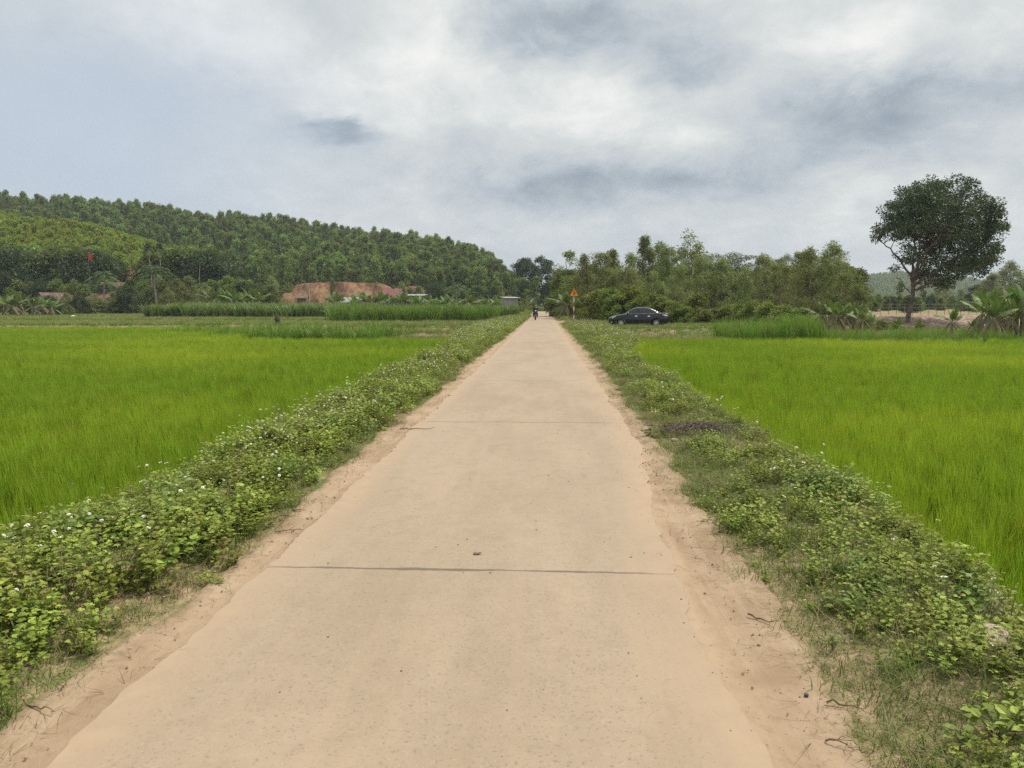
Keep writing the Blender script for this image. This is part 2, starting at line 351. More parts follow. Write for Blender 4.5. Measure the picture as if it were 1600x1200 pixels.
conc = mixc(t, smooth(t, big, 0.3, 0.7), (0.325, 0.245, 0.166), (0.40, 0.306, 0.214))
slab = nd(t, 'ShaderNodeTexWhiteNoise', {'W': mth(t, 'FLOOR', mth(t, 'DIVIDE', mth(t, 'SUBTRACT', Y, JOINT), 5.9))}, noise_dimensions='1D').outputs[0]
conc = mixc(t, mth(t, 'MULTIPLY', slab, 0.35), conc, (0.40, 0.325, 0.24))
conc = mixc(t, mth(t, 'MULTIPLY', smooth(t, mid, 0.45, 0.7), 0.45), conc, (0.31, 0.235, 0.16))
stain = noise(t, scalev(t, pos, (1.0, 0.45, 1)), 2.6, 7, 0.68, 0.6); conc = mixc(t, mth(t, 'MULTIPLY', smooth(t, stain, 0.52, 0.70), 0.45), conc, (0.29, 0.215, 0.145))
conc = mixc(t, mth(t, 'MULTIPLY', smooth(t, trans_str, 0.5, 0.75), 0.22), conc, (0.36, 0.30, 0.22))
conc = mixc(t, mth(t, 'MULTIPLY', smooth(t, fine, 0.54, 0.68), 0.75), conc, (0.21, 0.165, 0.12))
grit = nd(t, 'ShaderNodeTexVoronoi', {'Vector': pos, 'Scale': 85.0}); conc = mixc(t, mth(t, 'MULTIPLY', smooth(t, grit.outputs['Distance'], 0.35, 0.1), mth(t, 'MULTIPLY', smooth(t, nd(t, 'ShaderNodeSeparateColor', {0: grit.outputs['Color']}).outputs[0], 0.55, 0.9), 0.5)), conc, (0.50, 0.42, 0.32))
pit = nd(t, 'ShaderNodeTexVoronoi', {'Vector': pos, 'Scale': 28.0}).outputs['Distance']; conc = mixc(t, mth(t, 'MULTIPLY', smooth(t, pit, 0.13, 0.05), mth(t, 'MULTIPLY', smooth(t, mid, 0.48, 0.6), 0.75)), conc, (0.17, 0.13, 0.10))
conc = mixc(t, mth(t, 'MULTIPLY', smooth(t, noise(t, pos, 22.0, 5, 0.7), 0.5, 0.72), 0.16), conc, (0.52, 0.42, 0.30))
dust = mixc(t, mid, (0.385, 0.275, 0.175), (0.45, 0.335, 0.225))
wt = mth(t, 'ADD', smooth(t, mth(t, 'ABSOLUTE', mth(t, 'SUBTRACT', X, 0.55)), 0.3, 0.05), smooth(t, mth(t, 'ABSOLUTE', mth(t, 'ADD', X, 0.75)), 0.3, 0.05))
track = mth(t, 'MULTIPLY', smooth(t, mth(t, 'ADD', mth(t, 'MULTIPLY', strk, 0.6), mth(t, 'MULTIPLY', big, 0.4)), 0.45, 0.66), mth(t, 'ADD', mth(t, 'MULTIPLY', wt, 0.22), 0.25))
conc = mixc(t, track, conc, dust)
edgeL = smooth(t, mth(t, 'ADD', X, mth(t, 'MULTIPLY', mth(t, 'SUBTRACT', big, 0.5), 0.7)), -1.38, -1.72)
edgeR = smooth(t, mth(t, 'ADD', mth(t, 'SUBTRACT', X, mth(t, 'MULTIPLY', smooth(t, Y, 4.5, 9.5), 0.32)), mth(t, 'MULTIPLY', mth(t, 'SUBTRACT', big, 0.5), 0.9)), 0.35, 0.86)
dm = mth(t, 'MAXIMUM', edgeL, edgeR)
dm = mth(t, 'MULTIPLY', dm, mth(t, 'ADD', 0.65, mth(t, 'MULTIPLY', smooth(t, mid, 0.4, 0.6), 0.35)))
c = mixc(t, dm, conc, dust)
jy = mth(t, 'ADD', Y, mth(t, 'ADD', mth(t, 'MULTIPLY', mth(t, 'SUBTRACT', noise(t, pos, 1.2, 5, 0.7), 0.5), 0.07), mth(t, 'MULTIPLY', X, 0.012)))
jm = mth(t, 'ABSOLUTE', mth(t, 'SUBTRACT', mth(t, 'FRACT', mth(t, 'ADD', mth(t, 'DIVIDE', mth(t, 'SUBTRACT', jy, JOINT), 5.9), 0.5)), 0.5))
jw = mth(t, 'ADD', 0.0011, mth(t, 'MULTIPLY', smooth(t, noise(t, pos, 2.2, 4, 0.6), 0.35, 0.75), 0.0036))
jmask = mth(t, 'MULTIPLY', mth(t, 'LESS_THAN', jm, jw), mth(t, 'SUBTRACT', 1.0, mth(t, 'MULTIPLY', dm, 0.85)))
c = mixc(t, mth(t, 'MULTIPLY', jmask, 0.8), c, (0.13, 0.10, 0.075))
hgt = mth(t, 'ADD', mth(t, 'MULTIPLY', fine, 0.5), mth(t, 'MULTIPLY', jmask, -1.5))
finish(t, nd(t, 'ShaderNodeBsdfPrincipled', {'Base Color': c, 'Roughness': 0.85, 'Specular IOR Level': 0.25, 'Normal': bumpn(t, hgt, 0.004, 0.5)}).outputs[0])
M_conc = m
tag(g.build('road', m, smooth=True), kind='structure')

def dirtL(y): return -1.98 + 0.12 * vnoise(0 * y, y, 1.4, 21) - 0.1 * sst(15, 30, y) + 0.1 * sst(28, 36, y)
def dirtR(y): return 1.20 + 0.14 * sst(5, 12, y) + 0.12 * vnoise(0 * y, y, 1.5, 22) + 0.15 * sst(12, 24, y)
m, t = newmat('sandy_dirt'); pos = nd(t, 'ShaderNodeNewGeometry').outputs['Position']
big = noise(t, pos, 1.5, 5, 0.6); mid = noise(t, pos, 14.0, 6, 0.7); fine = noise(t, pos, 70.0, 4, 0.7); strk = noise(t, scalev(t, pos, (7.0, 0.5, 1)), 1.6, 5, 0.6)
c = mixc(t, smooth(t, big, 0.3, 0.7), (0.305, 0.212, 0.132), (0.425, 0.31, 0.205))
c = mixc(t, mth(t, 'MULTIPLY', smooth(t, strk, 0.4, 0.7), 0.45), c, (0.485, 0.37, 0.255))
c = mixc(t, mth(t, 'MULTIPLY', smooth(t, mid, 0.52, 0.7), 0.55), c, (0.27, 0.18, 0.11))
c = mixc(t, mth(t, 'MULTIPLY', smooth(t, fine, 0.6, 0.75), 0.5), c, (0.20, 0.14, 0.09))
fa = nd(t, 'ShaderNodeAttribute', attribute_name='tint').outputs['Fac']
c = mixc(t, smooth(t, mth(t, 'ADD', fa, mth(t, 'MULTIPLY', mth(t, 'SUBTRACT', mid, 0.5), 0.35)), 0.42, 0.02), c, (0.415, 0.305, 0.20))
c = mixc(t, mth(t, 'MULTIPLY', smooth(t, mth(t, 'ADD', fa, mth(t, 'MULTIPLY', mth(t, 'SUBTRACT', mid, 0.5), 0.8)), 0.72, 1.05), 0.6), c, (0.24, 0.18, 0.10))
h = mth(t, 'ADD', mth(t, 'MULTIPLY', mid, 1.0), mth(t, 'ADD', mth(t, 'MULTIPLY', fine, 0.35), mth(t, 'MULTIPLY', strk, 0.8)))
finish(t, nd(t, 'ShaderNodeBsdfPrincipled', {'Base Color': c, 'Roughness': 0.95, 'Specular IOR Level': 0.1, 'Normal': bumpn(t, h, 0.016, 0.6)}).outputs[0])
M_dirt = m
for side in (-1, 1):
    g = Geo(); n = 12; f = np.linspace(0, 1, n)
    inner = (edgeCL(ry) + 0.10) if side < 0 else (edgeCR(ry) - 0.10)
    outer = dirtL(ry) - 0.06 + 0.05 * vnoise(0 * ry, ry, .35, 6) if side < 0 else dirtR(ry) + 0.10 + 0.08 * vnoise(0 * ry, ry, .35, 7)
    PX = inner[:, None] * (1 - f) + outer[:, None] * f; PY = np.repeat(ry[:, None], n, 1)
    rut = -0.012 * np.exp(-((f - 0.45) / 0.15) ** 2)
    PZ = ground_z(PX, PY) + 0.018 + rut + 0.004 * vnoise(PX, PY, 0.25, 5)
    PZ[:, 0] = road_z(PX[:, 0], PY[:, 0]) - 0.02; PZ[:, 1] = road_z(PX[:, 1], PY[:, 1]) - 0.002; PZ[:, 2] = np.maximum(PZ[:, 2], road_z(PX[:, 2], PY[:, 2]) - 0.012); PZ[:, -1] -= 0.05
    P = np.stack([PX, PY, PZ], -1)
    ff = np.repeat(f[None], len(ry), 0); grid(g, P if side > 0 else P[:, ::-1], 0, (ff if side > 0 else ff[:, ::-1]).ravel()); tag(g.build('dirt_shoulder', m, smooth=True), kind='structure')

# side track to the parked car, far path, rubble bank -------------------------
def ribbon(name, pts, w, mat, dz=0.02, n=60, kind='structure'):
    pts = np.array(pts, float); s = np.linspace(0, len(pts) - 1, n); cx = np.interp(s, np.arange(len(pts)), pts[:, 0]); cyy = np.interp(s, np.arange(len(pts)), pts[:, 1])
    for _ in range(4): cx[1:-1] = (cx[:-2] + cx[1:-1] + cx[2:]) / 3; cyy[1:-1] = (cyy[:-2] + cyy[1:-1] + cyy[2:]) / 3
    tx, ty = np.gradient(cx), np.gradient(cyy); l = np.hypot(tx, ty); nx, ny = -ty / l, tx / l
    f = np.linspace(-0.5, 0.5, 9); ww = w * (1 + 0.08 * np.sin(s * 5))
    PX = cx[:, None] + nx[:, None] * f * ww[:, None]; PY = cyy[:, None] + ny[:, None] * f * ww[:, None]
    Z = ground_z(PX, PY); Z = np.maximum(Z, Z.mean(1, keepdims=True) * 0 + Z) + dz; Z[:, 0] -= 0.1; Z[:, -1] -= 0.1
    g = Geo(); grid(g, np.stack([PX, PY, Z], -1)); return tag(g.build(name, mat, smooth=True), kind=kind)
ribbon('side_track', [(0.4, 79), (2.2, 77.5), (4.2, 75), (6.5, 67), (9, 61.5), (14, 59.8), (24, 59.0)], 3.4, M_dirt)
pA, pB = on(110, 485.6, 0.12), on(222, 486.4, 0.12)
ribbon('field_path', [(pA[0] - 8, pA[1] + 1), (pA[0], pA[1]), ((pA[0] + pB[0]) / 2, pA[1] - 1), (pB[0], pB[1])], 5.0, M_conc, 0.1)

m, t = newmat('rubble'); pos = nd(t, 'ShaderNodeNewGeometry').outputs['Position']
vo = nd(t, 'ShaderNodeTexVoronoi', {'Vector': pos, 'Scale': 2.2}); v2 = nd(t, 'ShaderNodeTexVoronoi', {'Vector': pos, 'Scale': 5.0})
c = mixc(t, noise(t, pos, 0.5, 4), (0.36, 0.25, 0.18), (0.55, 0.42, 0.31))
c = mixc(t, smooth(t, vo.outputs['Distance'], 0.25, 0.6), c, (0.24, 0.16, 0.11))
finish(t, nd(t, 'ShaderNodeBsdfPrincipled', {'Base Color': c, 'Roughness': 0.95, 'Normal': bumpn(t, mth(t, 'ADD', vo.outputs['Distance'], v2.outputs['Distance']), 0.12, 0.9)}).outputs[0])
M_rubble = m
xx = axis([(26, 80, 0.5)]); yy = axis([(64, 84, 0.5)]); PX, PY = np.meshgrid(xx, yy, indexing='xy')
PZ = ground_z(PX, PY) + 0.06 + 0.10 * vnoise(PX, PY, 0.9, 31) * sst(64, 67, PY) * (1 - sst(76, 79, PY)); PZ[:, 0] -= .3; PZ[:, -1] -= .3; PZ[0] -= .3; PZ[-1] -= .3
g = Geo(); grid(g, np.stack([PX, PY, PZ], -1)); tag(g.build('rubble_bank', m, smooth=True), kind='structure')

# ------------------------------------------------------------------ hills
def prof(pts, px): p = np.array(pts, float); return np.interp(px, p[:, 0], p[:, 1])
def px_of(u):                            # picture column of the direction x/y = u at the horizon
    return 800 + FPX * np.tan(np.arctan(u) + YAW) * math.cos(PITCH) * 1.0
RIDGE = [(-500, 300), (-200, 300), (0, 308), (100, 318), (200, 328), (300, 340), (400, 350), (500, 362), (560, 370), (640, 378), (700, 381), (740, 392), (780, 412), (808, 436), (835, 462), (850, 476), (900, 480)]
SPUR = [(-500, 312), (-100, 320), (0, 328), (60, 336), (130, 348), (200, 364), (250, 380), (300, 402), (340, 424), (390, 450), (430, 466), (470, 478), (900, 480)]
def hill_z(u, Y):
    px = px_of(u); H1 = np.maximum((478 - prof(RIDGE, px)) * 340 / FPX + 1.6 - 10, 0); H2 = np.maximum((478 - prof(SPUR, px)) * 245 / FPX + 1.6 - 6.5, 0)
    z1 = H1 * sst(205, 350, Y) ** 0.9; z2 = H2 * sst(168, 250, Y) * (1 - 0.5 * sst(250, 340, Y))
    return np.maximum(z1, z2) + 1.0 + 1.5 * vnoise(u * Y, Y, 40, 41) * sst(180, 240, Y)
uu = np.linspace(-1.6, 0.03, 190); YY = np.linspace(166, 620, 130); UU, YG = np.meshgrid(uu, YY, indexing='xy')
HZ = hill_z(UU, YG); HZ[0] = -1.5
m, t = newmat('forest_floor'); pos = nd(t, 'ShaderNodeNewGeometry').outputs['Position']; n = noise(t, pos, 0.2, 5, 0.6)
c = mixc(t, smooth(t, n, 0.4, 0.65), (0.035, 0.055, 0.015), (0.10, 0.11, 0.035))
finish(t, nd(t, 'ShaderNodeBsdfPrincipled', {'Base Color': c, 'Roughness': 0.95, 'Specular IOR Level': 0.0}).outputs[0]); M_floor = m
g = Geo(); grid(g, np.stack([UU * YG, YG, HZ], -1)); tag(g.build('hill', m, smooth=True), kind='structure')
# excavated red earth faces
m, t = newmat('red_earth'); pos = nd(t, 'ShaderNodeNewGeometry').outputs['Position']
st = noise(t, scalev(t, pos, (0.9, 0.3, 0.12)), 1.0, 6, 0.7, 0.4); n = noise(t, pos, 0.35, 5, 0.6)
c = mixc(t, smooth(t, st, 0.35, 0.65), (0.135, 0.07, 0.04), (0.31, 0.18, 0.105)); c = mixc(t, mth(t, 'MULTIPLY', smooth(t, n, 0.5, 0.75), 0.6), c, (0.30, 0.26, 0.13))  # earth streaks; wide colour range also paints shade into the grooves
finish(t, nd(t, 'ShaderNodeBsdfPrincipled', {'Base Color': c, 'Roughness': 0.95, 'Specular IOR Level': 0.05, 'Normal': bumpn(t, st, 0.8, 0.8)}).outputs[0]); M_red = m
CUTS = []
def cut(x0, x1, top, bot, Y, back):
    CUTS.append((x0, x1, Y, top)); n = 60; k = 14; P = np.zeros((k, n, 3))
    for i, px in enumerate(np.linspace(x0, x1, n)):
        yt, yb = prof(top, px), prof(bot, px)
        for j in range(k):
            f = j / (k - 1); Yj = Y + back * f + 1.5 * math.sin(px * 0.11 + 2 * f) * (0.3 + f); P[j, i] = at(px, yb * (1 - f) + yt * f, Yj)
    P[..., 1] += 0.5 * vnoise(P[..., 0], P[..., 2], 2.0, 51)
    P[0, :, 2] -= 1.0; P[-1, :, 1] += 8; g = Geo(); grid(g, P); tag(g.build('earth_cut', M_red, smooth=True), kind='structure')
cut(430, 606, [(430, 468), (445, 452), (462, 443), (480, 440), (520, 438), (560, 439), (590, 442), (606, 450)], [(430, 468), (606, 476)], 196, 9)
cut(606, 668, [(606, 452), (618, 448), (640, 445), (656, 449), (668, 458)], [(606, 476), (668, 476)], 199, 9)
cut(170, 222, [(170, 448), (185, 425), (195, 415), (215, 417), (222, 440)], [(170, 462), (222, 464)], 160, 7)
cut(300, 372, [(300, 438), (312, 430), (330, 436), (350, 444), (372, 455)], [(300, 458), (372, 464)], 163, 5)
# pale blue far hill on the right
FAR = [(1000, 476), (1200, 455), (1300, 440), (1345, 432), (1390, 428), (1440, 431), (1500, 438), (1560, 448), (1620, 452), (1800, 440), (2200, 470)]
def far_z(u, Y):
    px = px_of(u); H = np.maximum((478 - prof(FAR, px)) * 1100 / FPX - 4, 0); return H * sst(750, 1100, Y) + 1 + 3 * vnoise(u * Y, Y, 90, 61) * sst(800, 1000, Y)
uu = np.linspace(0.1, 1.15, 120); YY = np.linspace(740, 1700, 60); UU, YG = np.meshgrid(uu, YY, indexing='xy'); FZ = far_z(UU, YG); FZ[0] = -2
g = Geo(); grid(g, np.stack([UU * YG, YG, FZ], -1)); tag(g.build('hill', M_floor, smooth=True), kind='structure')

# ------------------------------------------------------------------ geometry-node scatter (only for stuff)
def scatter(name, P, S, I, src, label, cat, rz=None, tilt=0.12, kind='stuff'):
    P = np.asarray(P, np.float32); n = len(P); me = bpy.data.meshes.new(name)
    me.vertices.add(n); me.vertices.foreach_set('co', P.ravel())
    rot = np.stack([rng.normal(0, tilt, n), rng.normal(0, tilt, n), rng.random(n) * 6.283], 1).astype(np.float32)
    a = me.attributes.new('rot', 'FLOAT_VECTOR', 'POINT'); a.data.foreach_set('vector', rot.ravel())
    a = me.attributes.new('scl', 'FLOAT', 'POINT'); a.data.foreach_set('value', np.asarray(S, np.float32))
    a = me.attributes.new('idx', 'INT', 'POINT'); a.data.foreach_set('value', np.asarray(I, np.int32))
    ng = bpy.data.node_groups.new(name, 'GeometryNodeTree')
    ng.interface.new_socket('Geometry', in_out='INPUT', socket_type='NodeSocketGeometry'); ng.interface.new_socket('Geometry', in_out='OUTPUT', socket_type='NodeSocketGeometry')
    gi = ng.nodes.new('NodeGroupInput'); go = ng.nodes.new('NodeGroupOutput'); join = ng.nodes.new('GeometryNodeJoinGeometry')
    def attr(nm, dt): x = ng.nodes.new('GeometryNodeInputNamedAttribute'); x.data_type = dt; x.inputs[0].default_value = nm; return x.outputs[0]
    for k, so in enumerate(src):
        oi = ng.nodes.new('GeometryNodeObjectInfo'); oi.inputs[0].default_value = so; oi.transform_space = 'ORIGINAL'
        for s_ in oi.inputs:
            if s_.name == 'As Instance': s_.default_value = True
        ip = ng.nodes.new('GeometryNodeInstanceOnPoints'); cmp_ = ng.nodes.new('FunctionNodeCompare'); cmp_.data_type = 'INT'; cmp_.operation = 'EQUAL'
        ii = [s_ for s_ in cmp_.inputs if s_.type == 'INT']; ng.links.new(attr('idx', 'INT'), ii[0]); ii[1].default_value = k
        ng.links.new(gi.outputs[0], ip.inputs['Points']); ng.links.new(cmp_.outputs[0], ip.inputs['Selection'])
        ng.links.new([s_ for s_ in oi.outputs if s_.name == 'Geometry'][0], ip.inputs['Instance'])
        ng.links.new(attr('rot', 'FLOAT_VECTOR'), ip.inputs['Rotation']); ng.links.new(attr('scl', 'FLOAT'), ip.inputs['Scale'])
        ng.links.new(ip.outputs[0], join.inputs[0])
    ng.links.new(join.outputs[0], go.inputs[0])
    o = put(name, me); md = o.modifiers.new('scatter', 'NODES'); md.node_group = ng
    return tag(o, label, cat, None, kind)
def src(g, mats, smooth=False): return bpy.data.objects.new('source', g.mesh('source', mats if isinstance(mats, list) else [mats], smooth))

def blades(r, n, h, spread, w, lean, segs=3, curl=0.5, hv=0.25, tmin=0.0, tmax=1.0):
    g = Geo(); a = r.random(n) * 6.283; rad = spread * np.sqrt(r.random(n)); C = np.stack([rad * np.cos(a), rad * np.sin(a), np.full(n, -0.03)], 1)
    da = a + r.normal(0, 0.9, n); H = h * (1 - hv + 2 * hv * r.random(n)); ln = np.abs(r.normal(lean, lean * 0.5, n))
    s = np.linspace(0, 1, segs + 1); out = np.stack([np.cos(da), np.sin(da), 0 * da], 1); side = np.stack([-np.sin(da + r.normal(0, .5, n)), np.cos(da), 0 * da], 1)
    T = r.random(n); Vs = []
    for k, f in enumerate(s):
        c = C + out * (H * ln * (f ** (1 + curl)))[:, None] + np.array([0, 0, 1.0]) * (H * (f - 0.35 * ln * curl * f ** 2.5))[:, None]
        ww = w * (1 - f ** 1.6) * (0.65 + 0.6 * min(1, f * 2.5)) + 0.0004
        if k == segs: Vs.append(c[:, None])
        else: Vs.append(np.stack([c - side * ww / 2, c + side * ww / 2], 1))
    V = np.concatenate(Vs, 1); m_ = V.shape[1]; b = (np.arange(n) * m_)[:, None]; F = []
    for k in range(segs - 1): F += [[2 * k, 2 * k + 1, 2 * k + 3], [2 * k, 2 * k + 3, 2 * k + 2]]
    F += [[2 * segs - 2, 2 * segs - 1, 2 * segs]]
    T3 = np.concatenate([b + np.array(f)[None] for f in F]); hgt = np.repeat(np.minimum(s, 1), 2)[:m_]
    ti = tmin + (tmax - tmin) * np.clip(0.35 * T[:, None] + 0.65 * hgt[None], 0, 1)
    g.add(V.reshape(-1, 3), T3, 0, ti.ravel()); return g
def leafshape(g, base, d, up, L, Wd, tint, mi=0, droop=0.25):       # ovate leaf with midrib fold
    d = unit(d); s = unit(np.cross(d, up)); n = np.cross(s, d)
    def p(f, w, sg): return base + d * L * f - n * 0 + s * sg * w * Wd + n * (abs(sg) * w * Wd * 0.35 - droop * L * f * f)
    V = [p(0, 0, 0), p(.28, .42, 1), p(.30, 0, 0), p(.28, .42, -1), p(.62, .40, 1), p(.65, 0, 0), p(.62, .40, -1), p(1, 0, 0)]
    g.add(V, [[0, 1, 2], [0, 2, 3], [1, 4, 5], [1, 5, 2], [2, 5, 6], [2, 6, 3], [4, 7, 5], [5, 7, 6]], mi, tint)
def weed_plant(r, h, nst, L, Wd, tri=True, mi_leaf=0, spread=0.9):
    g = Geo()
    for k in range(nst):
        a = r.random() * 6.283; ln = r.random() * spread; d = np.array([math.cos(a) * ln, math.sin(a) * ln, 1.0]); d /= np.linalg.norm(d); hh = h * (0.6 + 0.5 * r.random())
        base = np.array([math.cos(a), math.sin(a), 0]) * 0.03 * r.random(); P = [base + d * hh * f + np.array([math.cos(a), math.sin(a), 0]) * 0.1 * hh * f * f for f in (0, .35, .7, 1)]
        tube(g, P, [.003, .0025, .002, .0012], 3, 1, False, 0.3)
        nn = max(3, int(hh / 0.045))
        for q in range(nn):
            f = (q + 1) / nn; b = base + d * hh * f + np.array([math.cos(a), math.sin(a), 0]) * 0.1 * hh * f * f
            for sg in (0, math.pi):
                aa = a + q * 1.57 + sg + r.normal(0, .3); dd = np.array([math.cos(aa), math.sin(aa), 0.25 + 0.35 * f * r.random()])
                sz = (0.6 + 0.5 * math.sin(math.pi * min(f, .85))) * (0.8 + 0.4 * r.random()); tn = float(np.clip(r.random() * 0.7 + 0.3 * f, 0, 1))
                st = b + dd * 0.35 * L
                ups = np.array([r.normal(0, .35), r.normal(0, .35), 1.0])
                leafshape(g, st, dd, ups, L * sz, Wd * sz, tn, 0)
                if tri:
                    for s2 in (-0.9, 0.9):
                        d2 = np.array([math.cos(aa + s2), math.sin(aa + s2), dd[2] * 0.8]); leafshape(g, st, d2, ups, L * sz * 0.75, Wd * sz * 0.75, tn, 0)
    return g
M_stem = plain('weed_stem', (0.16, 0.17, 0.06), 0.7)
r_ = np.random.default_rng(11)

# rice fields ------------------------------------------------------------------
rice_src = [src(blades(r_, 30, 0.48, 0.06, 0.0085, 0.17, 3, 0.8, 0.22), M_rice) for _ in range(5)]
def pts_in(x0, x1, y0, y1, dens, cond, r=rng):
    n = int((x1 - x0) * (y1 - y0) * dens); X = x0 + (x1 - x0) * r.random(n); Y = y0 + (y1 - y0) * r.random(n); k = cond(X, Y); return X[k], Y[k]
def rice(side):
    Ps = []; Ss = []
    for (ya, yb, dens, sc) in [(0.5, 9, 55, 0.96), (9, 18, 44, 1.0), (18, 34, 24, 1.1), (34, 64, 17, 1.2)]:
        if side < 0: X, Y = pts_in(-66, -3.9, ya, yb, dens, lambda x, y: (x < eL(y) - 0.36) & (x > -0.95 * y - 5) & (y < np.where(x > -17 - 0.15 * (y - 40), 40.5, 61.0) + 0.4 * vnoise(x, y, 6, 71)))
        else: X, Y = pts_in(2.9, 45, ya, min(yb, 42), dens, lambda x, y: (x > eR(y) + 0.36) & (x < 0.95 * y + 5) & (y < 40.3 + 0.4 * vnoise(x, y, 5, 72)))
        if not len(X): continue
        Ps.append(np.stack([X, Y, ground_z(X, Y)], 1)); Ss.append(np.full(len(X), sc) * (0.9 + 0.2 * rng.random(len(X))) * (1 + 0.08 * vnoise(X, Y, 1.2, 73) + 0.07 * vnoise(X, Y, 5.0, 74)))
    P = np.concatenate(Ps); S = np.concatenate(Ss)
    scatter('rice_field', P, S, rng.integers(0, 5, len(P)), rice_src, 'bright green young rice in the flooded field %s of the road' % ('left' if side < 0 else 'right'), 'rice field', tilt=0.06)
rice(-1); rice(1)

# verge weeds ------------------------------------------------------------------
wD = [src(weed_plant(r_, 0.30, 3, 0.03, 0.012, False), [M_dry, M_twig]), src(blades(r_, 12, 0.32, 0.05, 0.006, 0.5, 4, 0.9), M_turf)]
M_weedb = leafmat('weed_leaf_bright', (0.20, 0.26, 0.03), (0.46, 0.50, 0.08), 0.36, 0.45, objvar=0.25)
wE = [src(weed_plant(r_, 0.20, 4, 0.055, 0.036, False), [M_weedb, M_stem]), src(weed_plant(r_, 0.26, 2, 0.090, 0.055, False), [M_weed2, M_stem])]
wA = [src(weed_plant(r_, 0.24, 4, 0.042, 0.030), [M_weed, M_stem]) for _ in range(4)]
wB = [src(weed_plant(r_, 0.22, 4, 0.062, 0.044, False), [M_weed2, M_stem]) for _ in range(2)]
wC = [src(weed_plant(r_, 0.10, 5, 0.026, 0.020, True, spread=2.0), [M_weed, M_stem]) for _ in range(2)]
tf = [src(blades(r_, 26, 0.09, 0.10, 0.0035, 0.9, 3, 0.8), M_turf), src(blades(r_, 20, 0.07, 0.12, 0.003, 1.3, 3, 0.8), M_dry)]
def verge(side):
    Ps, Ss, Is = [], [], []; Gs, GS, GI = [], [], []
    e_in, e_out = (dirtL, eL) if side < 0 else (dirtR, eR)
    for (ya, yb, dens, sc) in [(0.6, 8, 95, 1.0), (8, 18, 60, 1.1), (18, 40, 34, 1.3), (40, 120, 15, 1.6)]:
        x0, x1 = (-6.2, -1.8) if side < 0 else (1.2, 6.2)
        def inside(x, y): d1 = (e_in(y) - x) if side < 0 else (x - e_in(y)); d2 = (x - e_out(y)) if side < 0 else (e_out(y) - x); return d1, d2
        X, Y = pts_in(x0, x1, ya, yb, dens, lambda x, y: (inside(x, y)[0] > 0.0) & (inside(x, y)[1] > -0.5) & ~((side > 0) & (y > 69.5) & (y < 82)) & ~((side > 0) & (np.hypot((x - 2.0) / 0.55, (y - 9.3) / 0.55) < 1)))
        d1, d2 = inside(X, Y); dn = vnoise(X, Y, 0.9, 81 + side)
        start = 0.10 if side < 0 else 0.42
        thick = sst(0.0, start + 0.2, d1 + 0.14 * dn) if side < 0 else sst(0.04, 0.6, d1 + 0.38 * dn)
        keep = rng.random(len(X)) < thick * (1 - 0.55 * (dn < -0.42)); X, Y, d1, d2, dn, thick = [v[keep] for v in (X, Y, d1, d2, dn, thick)]
        if side < 0: lump = 0.75 + 0.42 * vnoise(X, Y, 1.1, 83) + 0.5 * np.exp(-((Y - 3.9) / 1.1) ** 2 - ((X + 2.75) / .6) ** 2)
        else: lump = 0.62 + 0.40 * vnoise(X, Y, 1.1, 84)
        s = sc * (0.92 if side < 0 else 0.84) * np.clip(lump, 0.28, 1.45) * (0.45 + 0.65 * thick) * (0.8 + 0.4 * rng.random(len(X)))
        kind = rng.random(len(X)); big = vnoise(X, Y, 0.7, 85) > 0.35
        idx = np.where(big & (kind < 0.75), 4 + (kind * 50).astype(int) % 2, (kind * 97).astype(int) % 4); low = (s < 0.5 * sc); idx = np.where(low, 6 + (kind * 31).astype(int) % 2, idx); odd = rng.random(len(X)); idx = np.where(odd < .045, 8, np.where(odd < .14, 9, np.where((odd < .30) & (vnoise(X, Y, .5, 97) > -.1), 10, np.where(odd > .985, 11, idx)))); s = np.where(low, s * 1.9, s)
        Ps.append(np.stack([X, Y, ground_z(X, Y) - 0.01], 1)); Ss.append(s); Is.append(idx)
        X, Y = pts_in(x0, x1, ya, yb, dens * (1.9 if side < 0 else 3.0), lambda x, y: (inside(x, y)[0] > -0.16) & (inside(x, y)[1] > -0.3) & ~((side > 0) & (y > 69.5) & (y < 82)))
        d1, d2 = inside(X, Y); dn = vnoise(X, Y, 0.6, 87 + side)
        k = rng.random(len(X)) < np.clip(sst(-0.08, 0.22, d1 + 0.12 * dn), 0.0, 0.95) * np.clip(1.25 - d1 * .5, .35, 1); X, Y, dn = X[k], Y[k], dn[k]
        Gs.append(np.stack([X, Y, ground_z(X, Y)], 1)); GS.append(sc * (0.6 + 0.7 * rng.random(len(X)))); GI.append((rng.random(len(X)) < 0.38).astype(int))
    sd_ = 'left' if side < 0 else 'right'
    scatter('verge_weeds', np.concatenate(Ps), np.concatenate(Ss), np.concatenate(Is), wA + wB + wC + wD + wE, 'leafy green weeds covering the %s road verge' % sd_, 'weeds', tilt=0.2)
    scatter('verge_grass', np.concatenate(Gs), np.concatenate(GS), np.concatenate(GI), tf, 'short half dry grass between the weeds of the %s verge' % sd_, 'grass', tilt=0.25)
    return np.concatenate(Ps)
VL = verge(-1); VR = verge(1)
